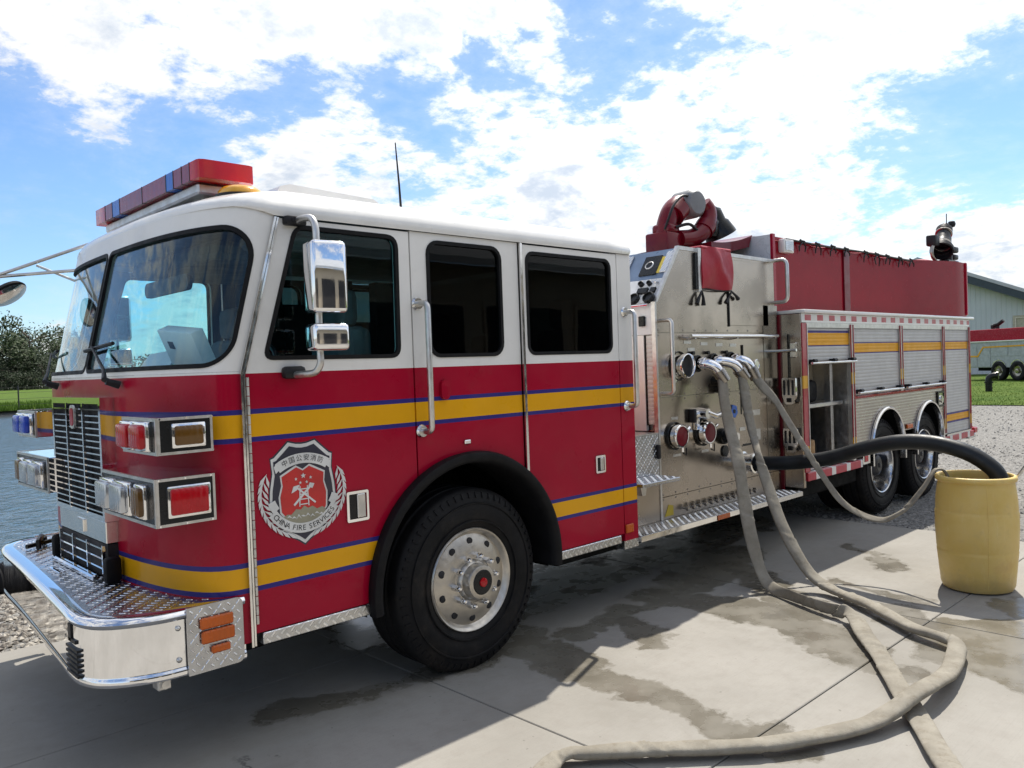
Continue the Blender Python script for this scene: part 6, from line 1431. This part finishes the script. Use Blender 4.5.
g = MB(); g.lathe([(.66, .012), (0, .012)], (8.2, 0, .56), (0, -1, 0), 24); g.build('wheel_well', 'chassis', t2, 0)
g = MB(); g.box(10.55, 11.1, -.02, 2.42, .45, .74, .03); g.build('front_bumper', 'chrome', t2, 0)
g = MB(); g.box(9.9, 10.2, .5, 1.9, 2.65, 2.80, .03); g.build('light_bar', 'bar_red', t2, 30)
g = MB(); g.box(0.1, 10.4, .7, 1.7, .5, .75); g.build('chassis', 'chassis', t2, 0)
g = MB(); g.cyl((1.65, .6, 2.80), (1.65, .6, 3.0), .09, n=12); g.tube([(1.5, .5, 3.0), (1.70, .6, 3.05), (1.95, .7, 3.25)], .10, 10); g.box(1.25, 1.45, .5, .7, 2.82, 3.05, .03); g.build('deck_gun', 'black_plastic', t2, 40)

# ================================================================== BUILDINGS
def siding(c, pitch, ax):
    def ex(t, b, P, cc):
        P = t.new('ShaderNodeTexCoord').outputs['Object']
        u = t.sep(P)[ax]; f = t.m('FRACT', t.m('MULTIPLY', u, 1/pitch)); h = t.m('ADD', t.step(f, .0, .08, 0., 1.), t.step(f, .16, .24, 0., -1.))
        t.put(b.inputs['Normal'], t.bump(h, .8, .02))
    return ex
mat('grey_siding', (.58, .62, .64), .55, var=.04, vscale=.6, extra=siding(0, .30, 0)); mat('roof_metal', (.42, .44, .46), .4, .3, var=.06, vscale=.5); mat('fascia_dark', (.035, .055, .07), .5); mat('beige_door', (.50, .46, .36), .6); mat('tan_siding', (.46, .39, .29), .6, var=.05, vscale=.5, extra=siding(0, .30, 0))
bx, by = at(970, 64.0)
bd = thing('grey_building', (bx, by, 0), 'pale grey metal building with a dark edged sloping roof behind the distant fire engine', 'building', None, yaw2, True)
S_ = .43; zr = lambda x: 6.75 - S_*x
g = MB(); g.plate([(-13, 0), (7.2, 0), (7.2, zr(7.2)), (-3.0, zr(-3.0)), (-13, zr(-3.0)-S_*10)], [[(2.75, .02), (6.3, .02), (6.3, 3.75), (2.75, 3.75)]], 0, .2); wl = g.build('wall', 'grey_siding', bd, 0)
g = MB(); g.box(2.76, 6.29, .08, .14, .02, 3.74); g.build('garage_door', 'beige_door', bd, 0)
g = MB(); g.plate([(2.6, .0), (2.75, .0), (2.75, 3.75), (6.3, 3.75), (6.3, 0), (6.45, 0), (6.45, 3.9), (2.6, 3.9)], [], -.05, .05); g.build('door_frame', 'beige_door', bd, 0)
def slab(x0, x1, d0, d1, y0, y1, m_, nm):
    g = MB(); f = lambda x: zr(max(x, -3.0)) if x >= -3 else zr(-3.0)-S_*(-3.0-x)
    P = [(x0, f(x0)+d0), (x1, f(x1)+d0), (x1, f(x1)+d1), (x0, f(x0)+d1)]; g.plate(P, [], y0, y1); return g.build(nm, m_, bd, 0)
slab(-3.0, 8.0, .02, .26, -.9, 24, 'roof_metal', 'roof'); slab(-13.8, -3.0, .02, .26, -.9, 24, 'roof_metal', 'roof')
slab(-3.0, 8.0, -.50, .015, -.86, -.70, 'fascia_dark', 'fascia'); slab(-13.8, -3.0, -.50, .015, -.86, -.70, 'fascia_dark', 'fascia')
g = MB(); g.box(7.0, 7.2, .2, 23.5, 0, zr(7.2)-.1); g.box(-13, -12.8, .2, 23.5, 0, zr(7.2)-.2); g.box(-13, 7.2, 23.3, 23.5, 0, 3.4); g.build('side_wall', 'grey_siding', bd, 0)

tb = thing('tan_building', (8, -16, 0), 'long tan metal building across the yard, seen only as a reflection in the chrome', 'building')
g = MB(); g.box(-12, 26, -16.2, -16, 0, 5.0); g.build('wall', 'tan_siding', tb, 0)
g = MB(); g.plate([(-15.2, 4.9), (-15.2, 5.12), (-22, 7.6), (-22, 7.4)], [], -12.6, 26.6, plane='yz'); g.build('roof', 'roof_metal', tb, 0)
for x in (-10, -5.4, -.8, 3.8, 8.4, 13, 17.6, 22):
    g = MB(); g.box(x, x+3.6, -15.995, -15.95, 0, 3.7); dr = g.build('open_doorway', 'dark_inside', tb, 0)
    g = MB(); g.plate([(x-.12, 0), (x, 0), (x, 3.7), (x+3.6, 3.7), (x+3.6, 0), (x+3.72, 0), (x+3.72, 3.84), (x-.12, 3.84)], [], -16.0, -15.93); g.build('door_frame', 'tan_siding', tb, 0)
